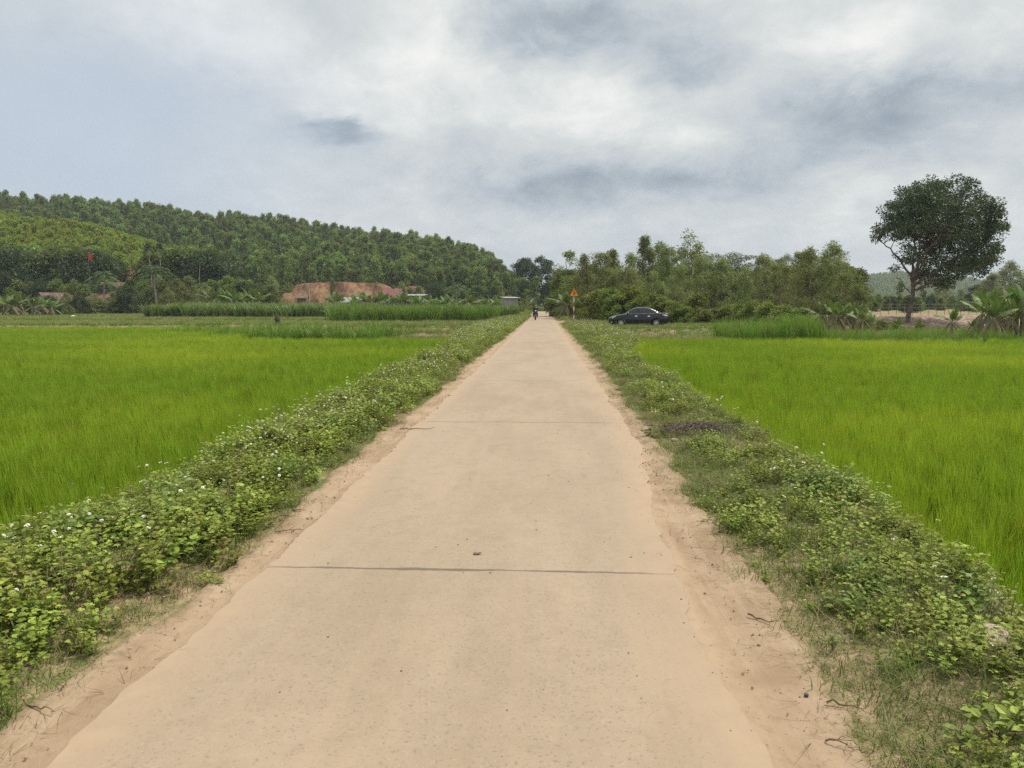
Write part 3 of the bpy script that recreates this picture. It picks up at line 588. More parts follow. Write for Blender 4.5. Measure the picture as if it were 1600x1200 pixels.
# white flowers
def flower(r, h):
    g = Geo(); tube(g, [(0, 0, 0), (0.01, 0, h * .5), (0.0, 0.012, h)], [.0016, .0014, .001], 3, 1, False)
    c = np.array([0, .012, h]); tl = r.normal(0, .3, 2)
    for k in range(5):
        a = k * 1.2566 + r.normal(0, .1); d = np.array([math.cos(a), math.sin(a), tl[0] * math.cos(a) + tl[1] * math.sin(a) + .1])
        leafshape(g, c, d, np.array([0, 0, 1.0]), 0.015, 0.016, 0.5, 0, 0.1)
    tube(g, [c + (0, 0, -.004), c + (0, 0, .004)], [.0045, .004], 6, 2); return g
fl = [src(flower(r_, h), [M_petal, M_stem, M_yolk]) for h in (0.26, 0.21, 0.31)]
def flowers(side):
    e_in, e_out = (dirtL, eL) if side < 0 else (dirtR, eR); Ps = []; Ss = []
    for ya, yb, dn, sc in [(1.5, 4, 7, 1.0), (4, 10, 30 if side < 0 else 8, 1.0), (10, 25, 30 if side < 0 else 9, 1.1), (25, 85, 22 if side < 0 else 10, 1.4)]:
        x0, x1 = (-6, -2) if side < 0 else (1.5, 6)
        X, Y = pts_in(x0, x1, ya, yb, dn, lambda x, y: ((x - eL(y) > -0.35) & (x < dirtL(y) - 0.35) if side < 0 else (eR(y) - x > -0.35) & (x > dirtR(y) + 0.5)) & (vnoise(x, y, 1.3, 91) > -0.25) & ~((side > 0) & (y > 69.5) & (y < 82)))
        Ps.append(np.stack([X, Y, ground_z(X, Y) - 0.03], 1)); Ss.append(sc * (0.75 + 0.45 * rng.random(len(X))))
    P = np.concatenate(Ps); scatter('wildflowers', P, np.concatenate(Ss), rng.integers(0, 3, len(P)), fl, 'small white daisy-like flowers scattered over the %s verge' % ('left' if side < 0 else 'right'), 'wildflowers', tilt=0.25)
flowers(-1); flowers(1)

# road litter: crumbs of gravel -------------------------------------------------
def pebble(r, s=1.0, n=10):
    g = Geo(); th = np.linspace(0, 2 * math.pi, n + 1)[:-1]; k = 6; P = []
    sq = np.array([1.0, 0.75 + 0.3 * r.random(), 0.5 + 0.25 * r.random()])
    ph = np.linspace(-1.5, 1.5, k); bump = r.normal(0, .10, (k, n))
    V = np.array([[(1 + bump[i, j]) * math.cos(ph[i]) * math.cos(th[j]), (1 + bump[i, j]) * math.cos(ph[i]) * math.sin(th[j]), (1 + bump[i, j] * .5) * math.sin(ph[i])] for i in range(k) for j in range(n)]) * sq * s
    V[:, 2] += sq[2] * s * 0.7; i = np.arange(k - 1)[:, None] * n; j = np.arange(n)[None]; j2 = (j + 1) % n
    F = np.stack([i + j, i + j2, i + n + j2, i + n + j], -1).reshape(-1, 4); g.add(V, quads(F)); return g
M_gravel = plain('gravel', (0.25, 0.19, 0.14), 0.9, var=0.2, scale=200)
peb = [src(pebble(r_, 0.0025), M_gravel, True), src(pebble(r_, 0.0042), M_gravel, True)]
X, Y = pts_in(-2.2, 1.6, 1.4, 14, 60, lambda x, y: rng.random(len(x)) < np.where((x < -1.6) | (x > 0.75), 1.0, 0.10))
scatter('gravel', np.stack([X, Y, np.maximum(ground_z(X, Y) + .016, np.where((x_ := X) > -1.6, np.where(X < 1.0, road_z(X, Y), -1), -1))], 1), 0.5 + rng.random(len(X)) * 1.1, rng.integers(0, 2, len(X)), peb, 'dark crumbs of gravel strewn on the dusty road', 'gravel')
M_clod = plain('dry_clod', (0.33, 0.24, 0.16), 0.95, var=.2, scale=60); cl = [src(pebble(r_, .004), M_clod, True), src(pebble(r_, .0055), M_clod, True), src(pebble(r_, .0055), M_stone, True)]
X, Y = pts_in(-2.5, 2.2, 1.3, 12, 260, lambda x, y: (rng.random(len(x)) < sst(1.62, 2.0, -x) + sst(.78, 1.15, x)) & (vnoise(x, y, .4, 95) > -.15))
scatter('earth_crumbs', np.stack([X, Y, ground_z(X, Y) + .014], 1), .3 + rng.random(len(X)) ** 2 * 1.5, rng.choice(3, len(X), p=[.6, .25, .15]), cl, 'crumbs of dry earth and small stones on both shoulders', 'crumbs', tilt=.4)
lit = Geo(); rr = np.random.default_rng(5)                       # dead leaf and straw litter along the verges
st_src = [src(blades(rr, 5, 0.07, 0.05, 0.003, 3.0, 2, 0.3), M_dry), src(blades(rr, 4, 0.05, 0.05, 0.002, 3.5, 2, 0.2), plain('dark_straw', (0.13, 0.09, 0.06), 0.9))]
X1, Y1 = pts_in(-2.4, -1.7, 1.4, 20, 130, lambda x, y: rng.random(len(x)) < sst(-1.75, -2.1, x) if False else rng.random(len(x)) < sst(1.65, 2.15, -x) * 0.8)
X2, Y2 = pts_in(0.8, 2.3, 1.4, 20, 110, lambda x, y: rng.random(len(x)) < sst(0.8, 1.35, x) * 0.8)
X = np.r_[X1, X2]; Y = np.r_[Y1, Y2]
scatter('straw_litter', np.stack([X, Y, ground_z(X, Y) + 0.030], 1), 0.4 + rng.random(len(X)) * 1.0, rng.integers(0, 2, len(X)), st_src, 'bits of dry straw and leaf litter along both verges', 'litter', tilt=0.1)
# ------------------------------------------------------------------ middle-distance vegetation that nobody could count
fg = [src(blades(r_, 16, 0.30, 0.22, 0.020, 0.5, 3, 0.7), M_field) for _ in range(2)]
X, Y = pts_in(-110, -4, 50, 136, 7, lambda x, y: (x > -0.95 * y) & (x < eL(y) - 0.8) & (y > np.where(x > -17 - 0.15 * (y - 40), 51.5, 61.8)))
scatter('field_grass', np.stack([X, Y, ground_z(X, Y)], 1), 0.6 + 0.8 * rng.random(len(X)) * (1 + 0.5 * vnoise(X, Y, 8, 3)), rng.integers(0, 2, len(X)), fg, 'rough pale green grass on the low bunds beyond the left rice field', 'grass')
X, Y = pts_in(4, 75, 40.5, 66, 8, lambda x, y: (x < 0.95 * y) & (x > eR(y) + 0.5) & ~((x < 26) & (y > 58.3) & (y < 61)) & ~((x < 18) & (y < 52) & (rng.random(len(x)) < 0.5)))
scatter('field_grass', np.stack([X, Y, ground_z(X, Y)], 1), 0.5 + 0.7 * rng.random(len(X)), rng.integers(0, 2, len(X)), fg, 'rough grass between the right rice field and the trees', 'grass')
X, Y = pts_in(-7, 9, 62, 240, 2.6, lambda x, y: (np.abs(x + 0.2) > 2.3) & ~((x > 1) & (y > 69) & (y < 82)))
scatter('roadside_grass', np.stack([X, Y, ground_z(X, Y)], 1), 0.8 + 1.2 * rng.random(len(X)), rng.integers(0, 2, len(X)), fg, 'rough grass beside the far end of the road', 'grass')

def strip(name, px0, px1, Yn, depth, h, dens, mats_src, z, label, cat, hv=0.2):
    xa, xb = at(px0, 480, Yn)[0], at(px1, 480, Yn)[0]
    X, Y = pts_in(xa - 2, xb + 2, Yn - 1, Yn + depth, dens, lambda x, y: (x > xa + 0.8 * vnoise(x, y, 3, 5)) & (x < xb + 0.8 * vnoise(x, y, 3, 6)) & (y > Yn + 0.7 * vnoise(x, y, 4, 7)))
    S = h * (1 - hv + 2 * hv * rng.random(len(X))) * (1 + 0.16 * vnoise(X, Y, 5, 8)); scatter(name, np.stack([X, Y, ground_z(X, Y)], 1), S, rng.integers(0, len(mats_src), len(X)), mats_src, label, cat)
corn = [src(blades(r_, 14, 1.0, 0.16, 0.055, 0.35, 4, 1.2, 0.12), M_corn) for _ in range(3)]
tall = [src(blades(r_, 22, 1.0, 0.20, 0.030, 0.22, 4, 0.9, 0.15), M_reed) for _ in range(3)]
tallb = [src(blades(r_, 22, 1.0, 0.22, 0.022, 0.26, 4, 0.9, 0.2), M_tallgrass) for _ in range(3)]
reed = [src(blades(r_, 16, 1.0, 0.25, 0.028, 0.35, 4, 0.9, 0.25), M_tallgrass) for _ in range(2)]
strip('cornfield', 216, 560, 106, 18, 2.35, 1.6, corn, 0, 'tall dark green maize standing left of the middle of the plain', 'maize', 0.1)
strip('tall_fodder_grass', 512, 772, 84, 9, 2.0, 2.6, tall, 0, 'tall even fodder grass in a block left of the road', 'tall grass', 0.08)
strip('maize_behind', 560, 800, 100, 16, 2.0, 1.4, corn, 0, 'grey green leafy crop behind the fodder grass', 'crop', 0.15)
strip('reedy_grass', 330, 596, 45.5, 6, 1.12, 4, reed, 0, 'taller reedy grass at the back edge of the left rice field', 'reeds', 0.2)
strip('reedy_grass', 240, 420, 49.5, 3, 0.9, 2.2, reed, 0, 'thin reedy tufts where the left rice field meets the reeds', 'reeds', 0.3)
dryw = [src(blades(r_, 22, 0.45, 0.28, 0.012, 0.5, 3, 0.7), M_dry), src(blades(r_, 22, 0.5, 0.28, 0.016, 0.4, 3, 0.7), M_field)]
strip('pale_weeds', 585, 735, 43, 8, 0.8, 5, dryw, 0, 'pale seeding weeds between the reeds and the left verge', 'weeds')
strip('tall_bright_grass', 1160, 1300, 42.5, 5, 1.25, 6, tallb, 0, 'tall bright green grass clump behind the right rice field', 'tall grass', 0.25)
strip('tall_bright_grass', 1300, 1620, 41.8, 5, 0.65, 4, tallb, 0, 'lower bright grass running under the banana plants', 'grass', 0.4)
strip('pale_weeds', 985, 1160, 41, 7, 0.55, 5, dryw, 0, 'straw coloured grass below the bank in front of the parked car', 'grass')

# ------------------------------------------------------------------ tree builder
def tree_geo(r, H, env, nclump, per, rc, L, Wd, th0=0.12, droop=0.3, lean=0.0, zsq=0.8, tr=None, clumps=None, trunk_top=0.85, branches=True, tint_bias=0.0, upl=0.3):
    T = Geo(); C = Geo(); tr = tr or H * 0.013
    wa = r.random() * 6.28; tz = np.linspace(0, H * trunk_top, 9); off = np.cumsum(r.normal(0, H * 0.008, (9, 2)), 0); off -= off[0]
    TP = np.stack([off[:, 0] + lean * tz, off[:, 1], tz], 1); TP[0, 2] = -0.3
    tube(T, TP, tr * (1 - 0.82 * tz / tz[-1]) + tr * 0.35 * np.exp(-tz / (0.04 * H)), 8, 0)
    if clumps is None:
        t = th0 + (1 - th0) * r.random(nclump); a = r.random(nclump) * 6.283; e = np.interp(t, [q[0] for q in env], [q[1] for q in env]) * (0.82 + 0.36 * r.random(nclump))
        rad = np.maximum(e - rc * 0.5, 0) * np.sqrt(0.12 + 0.88 * r.random(nclump)); clumps = np.stack([rad * np.cos(a) + lean * t * H, rad * np.sin(a), t * H - rc * 0.3], 1)
        # a few loose tips break the outline
    rcs = rc * (0.6 + 0.7 * r.random(len(clumps)))
    for k, c in enumerate(clumps):
        if branches:
            tx = np.interp(max(c[2] - 0.75 * np.hypot(c[0], c[1]) - 0.05 * H, th0 * H * 0.7), TP[:, 2], np.arange(9)); i = int(min(tx, 7)); b = TP[i] * (1 - (tx - i)) + TP[i + 1] * (tx - i)
            mid = (b + c) / 2 + r.normal(0, 0.05, 3) * np.linalg.norm(c - b) + (0, 0, -0.06 * np.linalg.norm(c - b)); d = np.linalg.norm(c - b); br = max(0.010, tr * 0.28 * min(1, d / (0.3 * H)))
            tube(T, [b, (b + mid) / 2 * 1.0, mid, c], [br, br * .8, br * .6, br * .25], 4, 0, False)
    n = len(clumps) * per; ci = np.repeat(np.arange(len(clumps)), per); dr = unit(r.normal(size=(n, 3))); rr_ = r.random(n) ** (1 / 2.0)
    P = clumps[ci] + dr * (rcs[ci] * rr_)[:, None] * np.array([1, 1, zsq]); D = dr * 0.5 + r.normal(size=(n, 3)) * 0.5 + np.array([0, 0, -droop])
    ct = r.random(len(clumps)); leaves(C, P, D, L * (0.6 + 0.8 * r.random(n)), Wd * (0.7 + 0.6 * r.random(n)), r, 0.2, 0, np.clip(0.55 * ct[ci] + 0.45 * r.random(n) + tint_bias, 0, 1), up=upl)
    return T, C
class Kind:
    def __init__(s, T, C, mt, mc): s.tr = T.mesh('trunk', [mt], True); s.cr = C.mesh('crown', [mc])
def plant(kind, name, loc, label, cat, group=None, sc=1.0, rz=None, crown='crown', trunk='trunk'):
    e = empty(name, loc, label, cat, group, rng.random() * 6.28 if rz is None else rz, sc); put(trunk, kind.tr, e); put(crown, kind.cr, e); return e
rt = np.random.default_rng(21)
OVAL = [(0, .3), (.15, .8), (.35, 1), (.6, .95), (.8, .65), (1, .15)]
def env(w, tbl): return [(a, b * w) for a, b in tbl]
COLUMN = [(0, .5), (.15, .9), (.5, 1), (.75, .75), (.92, .4), (1, .12)]
CONE = [(0, .4), (.15, 1), (.4, .95), (.7, .6), (.9, .3), (1, .1)]
K_ac = [Kind(*tree_geo(rt, 10, env(2.9, OVAL), 95, 85, 0.72, 0.34, 0.095, 0.06, 0.75, zsq=1.2, upl=-.2), M_bark, M_grove) for _ in range(4)]
def jenv(w): r = rt.random(8); return env(w * (.85 + .35 * r[7]), [(0, .4), (.12, .6 + .4 * r[0]), (.3, .7 + .4 * r[1]), (.5, .75 + .4 * r[2]), (.68, .6 + .5 * r[3]), (.82, .4 + .5 * r[4]), (.93, .25 + .4 * r[5]), (1, .1 + .25 * r[6])])
K_acx = [Kind(*tree_geo(rt, 10, jenv(2.6), 48, 100, 0.58, 0.34, 0.095, 0.08, 0.7, lean=rt.normal() * .05, zsq=1.25, upl=-.2), M_bark_pale if q % 2 else M_bark, M_grove) for q in range(8)]
K_narrow = [Kind(*tree_geo(rt, 10, env(1.7, COLUMN), 55, 110, 0.62, 0.32, 0.08, 0.12, 0.6, zsq=1.3), M_bark_pale, M_grove) for _ in range(2)]
def bamboo(r, H, n=16):
    T = Geo(); C = Geo()
    for k in range(n):
        a = r.random() * 6.283; b = np.array([math.cos(a), math.sin(a), 0]) * r.random() * 0.6; hh = H * (0.7 + 0.35 * r.random()); o = np.array([math.cos(a), math.sin(a), 0]) * hh * (0.18 + 0.22 * r.random())
        f = np.linspace(0, 1, 9); P = b + f[:, None] ** 2.6 * o + np.stack([0 * f, 0 * f, hh * (f - 0.22 * f ** 5)], 1); tube(T, P, np.linspace(.045, .006, 9), 5)
        m_ = 520; q = 0.35 + 0.65 * r.random(m_); pp = np.stack([np.interp(q, f, P[:, j]) for j in range(3)], 1); dr = unit(r.normal(size=(m_, 3))) * np.array([1, 1, .6]); ln = (0.35 + 0.35 * r.random(m_)) * (1.5 - q)
        leaves(C, pp + dr * ln[:, None] * 1.1 - np.array([0, 0, .12]), dr * .6 + np.array([0, 0, -.6]) + r.normal(size=(m_, 3)) * .3, 0.32, 0.06, r, 0.1)
    return T, C
K_bam = [Kind(*bamboo(rt, 11), M_bark_pale, M_grove2) for _ in range(2)]
K_open = [Kind(*tree_geo(rt, 10, env(2.3, OVAL), 30, 80, 0.7, 0.30, 0.11, 0.25, 0.2, zsq=.7), M_bark_pale, M_bushy) for _ in range(2)]
K_bush = [Kind(*tree_geo(rt, 3.0, [(0, 1.3), (.3, 1.6), (.6, 1.4), (.85, .9), (1, .3)], 42, 110, 0.42, 0.20, 0.09, 0.04, 0.1, zsq=.85, tr=.04), M_bark, M_bushy) for _ in range(3)]
K_dbush = [Kind(*tree_geo(rt, 5.0, [(0, 2.6), (.3, 3.2), (.6, 2.9), (.85, 1.9), (1, .5)], 80, 120, 0.7, 0.26, 0.12, 0.03, 0.1, zsq=.8, tr=.10), M_bark, M_darktree) for _ in range(1)]
K_shade = [Kind(*tree_geo(rt, 12, [(0, 1.5), (.3, 3.2), (.6, 4.6), (.85, 3.8), (1, 1.2)], 70, 130, 1.0, 0.42, 0.20, 0.25, 0.15, zsq=.75, tr=.22), M_bark, M_darktree) for _ in range(2)]
K_for = [Kind(*tree_geo(rt, 10, [(0, .6), (.3, 1.0), (.5, 1.5), (.75, 1.5), (.92, .9), (1, .3)], 30, 46, 0.62, 0.50, 0.22, 0.36, 0.2, zsq=.8, tr=.11), M_bark_pale, M_forest) for _ in range(4)]
K_for += [Kind(*tree_geo(rt, 10, [(0, .5), (.25, .6 + .7 * rt.random()), (.45, 1 + rt.random()), (.65, 1 + rt.random()), (.85, .5 + rt.random()), (1, .3)], int(18 + 14 * rt.random()), 50, 0.6, 0.50, 0.20, 0.15 + .3 * rt.random(), 0.25, lean=rt.normal() * .06, zsq=.9, tr=.11), M_bark_pale, M_forest) for _ in range(5)]
K_young = [Kind(*tree_geo(rt, 6, [(0, 1.0), (.2, 1.5), (.5, 1.5), (.8, .9), (1, .2)], 22, 50, 0.62, 0.55, 0.20, 0.10, 0.2, zsq=1.0, tr=.07), M_bark, M_young) for _ in range(3)]

def base_at(px, Y): p = at(px, 480, Y); return np.array([p[0], Y, float(ground_z(p[0], Y))])
def stand(kind, H0, px, topy, Y, name, label, cat, group=None, wide=1.0, dx=0.0, zoff=0.0):
    b = base_at(px, Y); b[2] += zoff; h = at(px, topy, Y)[2] - b[2]; s = h / H0
    return plant(kind, name, b, label, cat, group, (s * wide, s * wide, s))
# ---- the grove right of the road (picture column, top row, distance)
GR = [
 (889, 393, 100, K_open[0], 10, 1.1, 'open_tree', 'airy pale leaved tree at the near left end of the grove, above the yellow sign'),
 (912, 398, 92, K_narrow[0], 10, 1.0, 'feathery_tree', 'slim tree with feathery drooping foliage just right of the yellow sign'),
 (936, 396, 96, K_ac[0], 10, 1.0, 'acacia_tree', 'rounded grey green acacia behind the bonnet end of the black car'),
 (956, 392, 104, K_narrow[1], 10, 1.1, 'feathery_tree', 'slim pale topped tree between the sign and the tall dark pair'),
 (976, 396, 92, K_ac[1], 10, .85, 'acacia_tree', 'dense acacia standing right behind the bonnet of the black car'),
 (1006, 371, 94, K_narrow[1], 10, .95, 'dark_slender_tree', 'tallest slender dark tree with loose whorled top behind the car roof'),
 (1030, 379, 97, K_narrow[0], 10, 1.1, 'dark_slender_tree', 'dark pointed tree just right of the tallest slender one'),
 (1050, 385, 92, K_ac[2], 10, .8, 'acacia_tree', 'dark acacia behind the boot of the black car'),
 (1078, 366, 96, K_ac[3], 10, 1.0, 'acacia_tree', 'high broad topped acacia at the foot of the bamboo plumes'),
 (1112, 364, 102, K_bam[0], 11, 1.1, 'bamboo_clump', 'bamboo clump with arching plumes leaning right over the grove centre'),
 (1142, 374, 100, K_bam[1], 11, 1.0, 'bamboo_clump', 'bamboo clump whose tips hang over the gap in the grove skyline'),
 (1100, 400, 88, K_ac[0], 10, 1.0, 'acacia_tree', 'olive green acacia standing forward under the bamboo plumes'),
 (1132, 405, 88, K_ac[1], 10, .95, 'acacia_tree', 'thick acacia left of the gap in the grove skyline'),
 (1166, 418, 86, K_ac[2], 10, .95, 'acacia_tree', 'low acacia standing in the gap of the grove skyline'),
 (1192, 400, 84, K_ac[3], 10, .9, 'acacia_tree', 'sunlit acacia just right of the gap in the grove skyline'),
 (1200, 382, 96, K_bam[1], 11, .7, 'bamboo_clump', 'thin wispy brownish bamboo showing above the right part of the grove'),
 (1238, 372, 92, K_bam[0], 11, .6, 'bamboo_clump', 'two thin bamboo plumes between the wispy one and the yellowish trees'),
 (1218, 410, 78, K_ac[0], 10, 1.0, 'acacia_tree', 'bushy acacia in the middle of the right part of the grove'),
 (1245, 395, 80, K_ac[1], 10, .9, 'acacia_tree', 'tall acacia left of the yellowish tree at the grove end'),
 (1272, 366, 78, K_bam[0], 11, .8, 'bamboo_clump', 'feathery bamboo top rising highest at the right end of the grove'),
 (1268, 388, 72, K_ac[2], 10, .9, 'acacia_tree', 'yellowish green tall acacia near the right end of the grove'),
 (1300, 380, 72, K_ac[3], 10, .85, 'acacia_tree', 'upright acacia with brown tinged top above the first banana plants'),
 (1322, 428, 70, K_ac[0], 10, 1.15, 'acacia_tree', 'low dark acacia leaning over the banana plants at the grove end'),
 (1345, 455, 70, K_ac[1], 10, 1.2, 'acacia_tree', 'short rounded acacia at the very right end of the grove'),
 (905, 420, 110, K_ac[3], 10, 1.1, 'acacia_tree', 'dark tree deep behind the yellow sign'),
 (992, 418, 86, K_ac[3], 10, .95, 'acacia_tree', 'mid height acacia right behind the windscreen of the car'),
 (1022, 425, 84, K_ac[0], 10, .8, 'acacia_tree', 'brown tipped small acacia behind the rear window of the car'),
 (1062, 410, 86, K_ac[2], 10, .9, 'acacia_tree', 'mid green acacia just right of the boot of the car'),
]
for gi_, (px, ty, Y, k, H0, wd, nm, lb) in enumerate(GR): stand(K_acx[gi_ % 8] if k in K_ac else k, H0, px, ty, Y, nm, lb, 'bamboo' if 'bamboo' in nm else 'tree', 'trees of the grove right of the road', wd * 1.22)
# undergrowth bushes along the foot of the grove
UB = [(918, 462, 80, 'leafy bush just right of the sign post'), (934, 455, 76, 'light green bush left of the front of the car'), (952, 450, 74, 'bright bush behind the headlight of the car'), (968, 458, 72, 'bush behind the front wheel of the car'),
      (984, 448, 73, 'tallest bright bush behind the car bonnet'), (1002, 462, 71, 'bush above the windscreen of the car'), (1016, 457, 72, 'bright bush above the middle of the car roof'), (1036, 466, 70, 'bush above the rear window of the car'),
      (1054, 470, 69, 'bush touching the boot of the car'), (1072, 478, 68, 'low bush a little right of the car'), (1090, 460, 70, 'leafy sapling bush standing up right of the car'), (1103, 484, 67, 'dusty low bush between car and tall grass, left part'),
      (1118, 481, 68, 'dusty low bush between car and tall grass, middle'), (1136, 478, 67, 'dusty low bush between car and tall grass, right part'), (1155, 474, 68, 'bush behind the left end of the bright tall grass'), (1176, 470, 66, 'bush behind the middle of the bright tall grass'),
      (1200, 474, 64, 'bush behind the right end of the bright tall grass'), (1226, 476, 62, 'bush left of the first banana plants'), (1252, 480, 60, 'bush among the stems of the first banana plants'), (1352, 496, 62, 'low bush in front of the rubble bank, left of the big tree'), (1378, 500, 60, 'low round bush at the left foot of the big tree'), (1398, 501, 58, 'small bush directly left of the big trunk'), (1440, 505, 60, 'low bush right of the big trunk')]
for i, (px, ty, Y, lb) in enumerate(UB): stand(K_bush[i % 3], 3.0, px, ty, Y, 'bush', lb, 'bush', 'bushes along the foot of the grove', 1.25 if ty < 475 else 1.6)
# trees closing the end of the road
ER = [(768, 408, 240, K_shade[0], 'dark tree at the foot of the hill, left of the road end'), (800, 425, 235, K_shade[1], 'dark tree between the hill and the tall open one'), (822, 404, 232, K_shade[0], 'tall dark open topped tree left above the road end'),
      (846, 402, 238, K_shade[1], 'tallest dark tree above the road end'), (838, 430, 205, K_for[0], 'round grey green tree left of the road end'), (818, 438, 210, K_shade[0], 'low dark tree behind the light young tree left of the road'), (862, 440, 262, K_shade[1], 'dark tree closing the road end, seen straight above it'),
      (872, 425, 225, K_shade[0], 'dark tree right of the road end'), (880, 432, 190, K_for[1], 'pale grey green tree right of the road end'), (868, 455, 285, K_for[2], 'distant tree far down at the end of the road'), (853, 452, 290, K_shade[1], 'dark low tree right where the road disappears'), (846, 457, 235, K_bush[1], 'low shrub left of the point where the road disappears'),
      (740, 420, 236, K_for[2], 'grey green tree low on the hill end'), (786, 448, 200, K_for[3], 'small tree standing alone in front of the dark hill end')]
for px, ty, Y, k, lb in ER: stand(k, {True: 12, False: 10}[k in K_shade] if k not in K_bush else 3.0, px, ty, Y, 'tree', lb, 'tree', 'trees around the road end', 1.0)
stand(K_open[1], 10, 823, 452, 150, 'young_tree', 'light green young tree left of the road behind the motorcycle', 'tree', None, 1.5)
stand(K_bush[0], 3, 808, 470, 140, 'bush', 'grey green bush beside the concrete wall left of the road', 'bush', None, 1.3)
stand(K_bush[2], 3, 833, 470, 160, 'bush', 'bush directly behind the front motorcycle rider', 'bush', None, 1.2)
stand(K_bush[1], 3, 880, 466, 105, 'bush', 'bright bush at the right road edge beyond the junction', 'bush', None, 1.2)
stand(K_bush[2], 3, 893, 470, 96, 'bush', 'dark green bush left of the sign post', 'bush', None, 1.2)
# trees at the far right
for px, ty, Y, k, H0, wd, lb in [(1548, 428, 170, K_ac[2], 10, 1.6, 'pale rounded tree in front of the dark trees at the right edge'), (1575, 409, 185, K_ac[0], 10, 1.5, 'dark rounded tree behind the tall banana plants at the right edge'), (1606, 415, 180, K_ac[1], 10, 1.5, 'dark tree cut by the right edge of the photo'),
        (1525, 445, 190, K_shade[1], 12, 1.1, 'low dark tree left of the rounded pair on the right'), (1470, 442, 200, K_ac[3], 10, 1.5, 'grey green tree seen beneath the crown of the big tree'), (1440, 446, 175, K_for[0], 10, 1.0, 'hazy small tree directly right of the big trunk'), (1405, 440, 210, K_for[1], 10, 1.0, 'hazy pale tree left of the big trunk'), (1500, 452, 220, K_ac[2], 10, 1.5, 'hazy low tree right below the big crown')]:
    stand(k, H0, px, ty, Y, 'tree', lb, 'tree', 'trees far right behind the rubble bank', wd)

# ---- the big tree
YB = 71.0; bb = base_at(1419, YB); pb = on(1419, 512, bb[2]); scl = YB / FPX
OUT = np.array([(1357, 382), (1370, 366), (1370, 345), (1380, 318), (1398, 312), (1402, 290), (1425, 283), (1452, 277), (1482, 288), (1502, 292), (1506, 312), (1530, 318), (1534, 346), (1552, 356), (1561, 372), (1550, 392), (1560, 410), (1546, 432), (1520, 446), (1492, 440), (1475, 462), (1455, 455), (1445, 440), (1428, 440), (1398, 424), (1380, 420), (1386, 400), (1366, 396)], float)
def inside_poly(x, y, P):
    c = np.zeros(len(x), bool); j = len(P) - 1
    for i in range(len(P)):
        xi, yi = P[i]; xj, yj = P[j]; c ^= ((yi > y) != (yj > y)) & (x < (xj - xi) * (y - yi) / (yj - yi + 1e-9) + xi); j = i
    return c
rb = np.random.default_rng(33); cx = 1352 + 212 * rb.random(2600); cyy = 272 + 200 * rb.random(2600); ok = inside_poly(cx, cyy, OUT)
dens = 1 - 0.82 * ((cx < 1440) & (cyy > 372)) * 1.0 - 0.5 * ((cx > 1440) & (cyy > 395) & (cx < 1480)) ; dens = np.where((cx - 1425) ** 2 / 28 ** 2 + (cyy - 402) ** 2 / 26 ** 2 < 1, 0.06, dens)
ok &= rb.random(len(cx)) < dens; lob = np.sin(np.arctan2(cyy - 365, cx - 1455) * 7 + 1.0) * np.hypot((cx - 1455) / 104, (cyy - 368) / 96); ok &= ~((lob > .68) & (rb.random(len(cx)) < .85)); 
for vx, vy, vr in [(1398, 335, 9), (1425, 372, 10), (1470, 300, 7), (1500, 335, 9), (1532, 385, 10), (1478, 405, 11), (1455, 345, 7), (1420, 300, 6), (1545, 345, 9), (1512, 402, 8)]: ok &= ~((np.hypot(cx - vx, (cyy - vy) * 1.2) < vr) & (rb.random(len(cx)) < .9))
cx, cyy = cx[ok][:500], cyy[ok][:500]
rn = np.minimum(1, np.hypot((cx - 1460) / 104, (cyy - 368) / 96)); dy = (rb.random(len(cx)) * 2 - 1) * np.sqrt(1 - rn ** 2 + 0.04) * 5.6
cx = 1450 + (cx - 1450) * np.where(cx > 1450, .80, .84); cyy = 378 + (cyy - 378) * .87; lx = (cx - 1419) * scl; lz = (512 - cyy) * scl
TB = Geo(); CB = Geo(); toff = lambda px, py, d=0.0: np.array([(px - 1419) * scl, d, (512 - py) * scl])
trunkP = [toff(1417, 516), toff(1419, 500), toff(1422, 480), toff(1425, 462), toff(1424, 444)]
tube(TB, trunkP, [.30, .225, .19, .17, .17], 12)
limbs = [[(1424, 444, 0), (1420, 428, .3), (1410, 410, .8), (1398, 392, 1.4), (1384, 378, 1.8)], [(1424, 444, 0), (1426, 420, -.3), (1428, 395, -.6), (1424, 360, -1), (1420, 325, -1.2)], [(1424, 446, 0), (1434, 425, .3), (1450, 400, .9), (1462, 360, 1.2), (1468, 310, 1)],
         [(1425, 450, 0), (1440, 436, -.3), (1462, 418, -.9), (1490, 402, -1.6), (1525, 385, -2)], [(1425, 455, 0), (1436, 448, -.5), (1450, 442, -1.2), (1465, 440, -2), (1480, 442, -2.5)], [(1424, 444, 0), (1430, 420, .8), (1440, 390, 2.2), (1450, 350, 3.2), (1455, 320, 3.4)],
         [(1424, 442, 0), (1422, 415, -1), (1434, 385, -2.5), (1450, 350, -3.4), (1460, 325, -3.4)], [(1423, 460, 0), (1414, 452, .2), (1408, 440, .3), (1402, 436, .4)], [(1462, 418, -.9), (1490, 425, -1.6), (1515, 425, -2.4), (1535, 415, -2.6)], [(1450, 400, .9), (1480, 380, 1.8), (1505, 350, 2.4), (1515, 330, 2.2)]]
LP = []
for li, lm in enumerate(limbs):
    P = np.array([toff(1450 + (q[0] - 1450) * .78 if q[0] > 1450 else q[0], q[1], q[2]) for q in lm]); s_ = np.linspace(0, len(P) - 1, 13); P = np.stack([np.interp(s_, np.arange(len(P)), P[:, j]) for j in range(3)], 1); P[1:-1] += rb.normal(0, .05, (11, 3))
    r0 = .13 if li not in (7,) else .05; tube(TB, P, np.linspace(r0, .035, 13), 7); LP.append(P)
LPa = np.concatenate(LP); CC = np.stack([lx, dy, lz], 1)
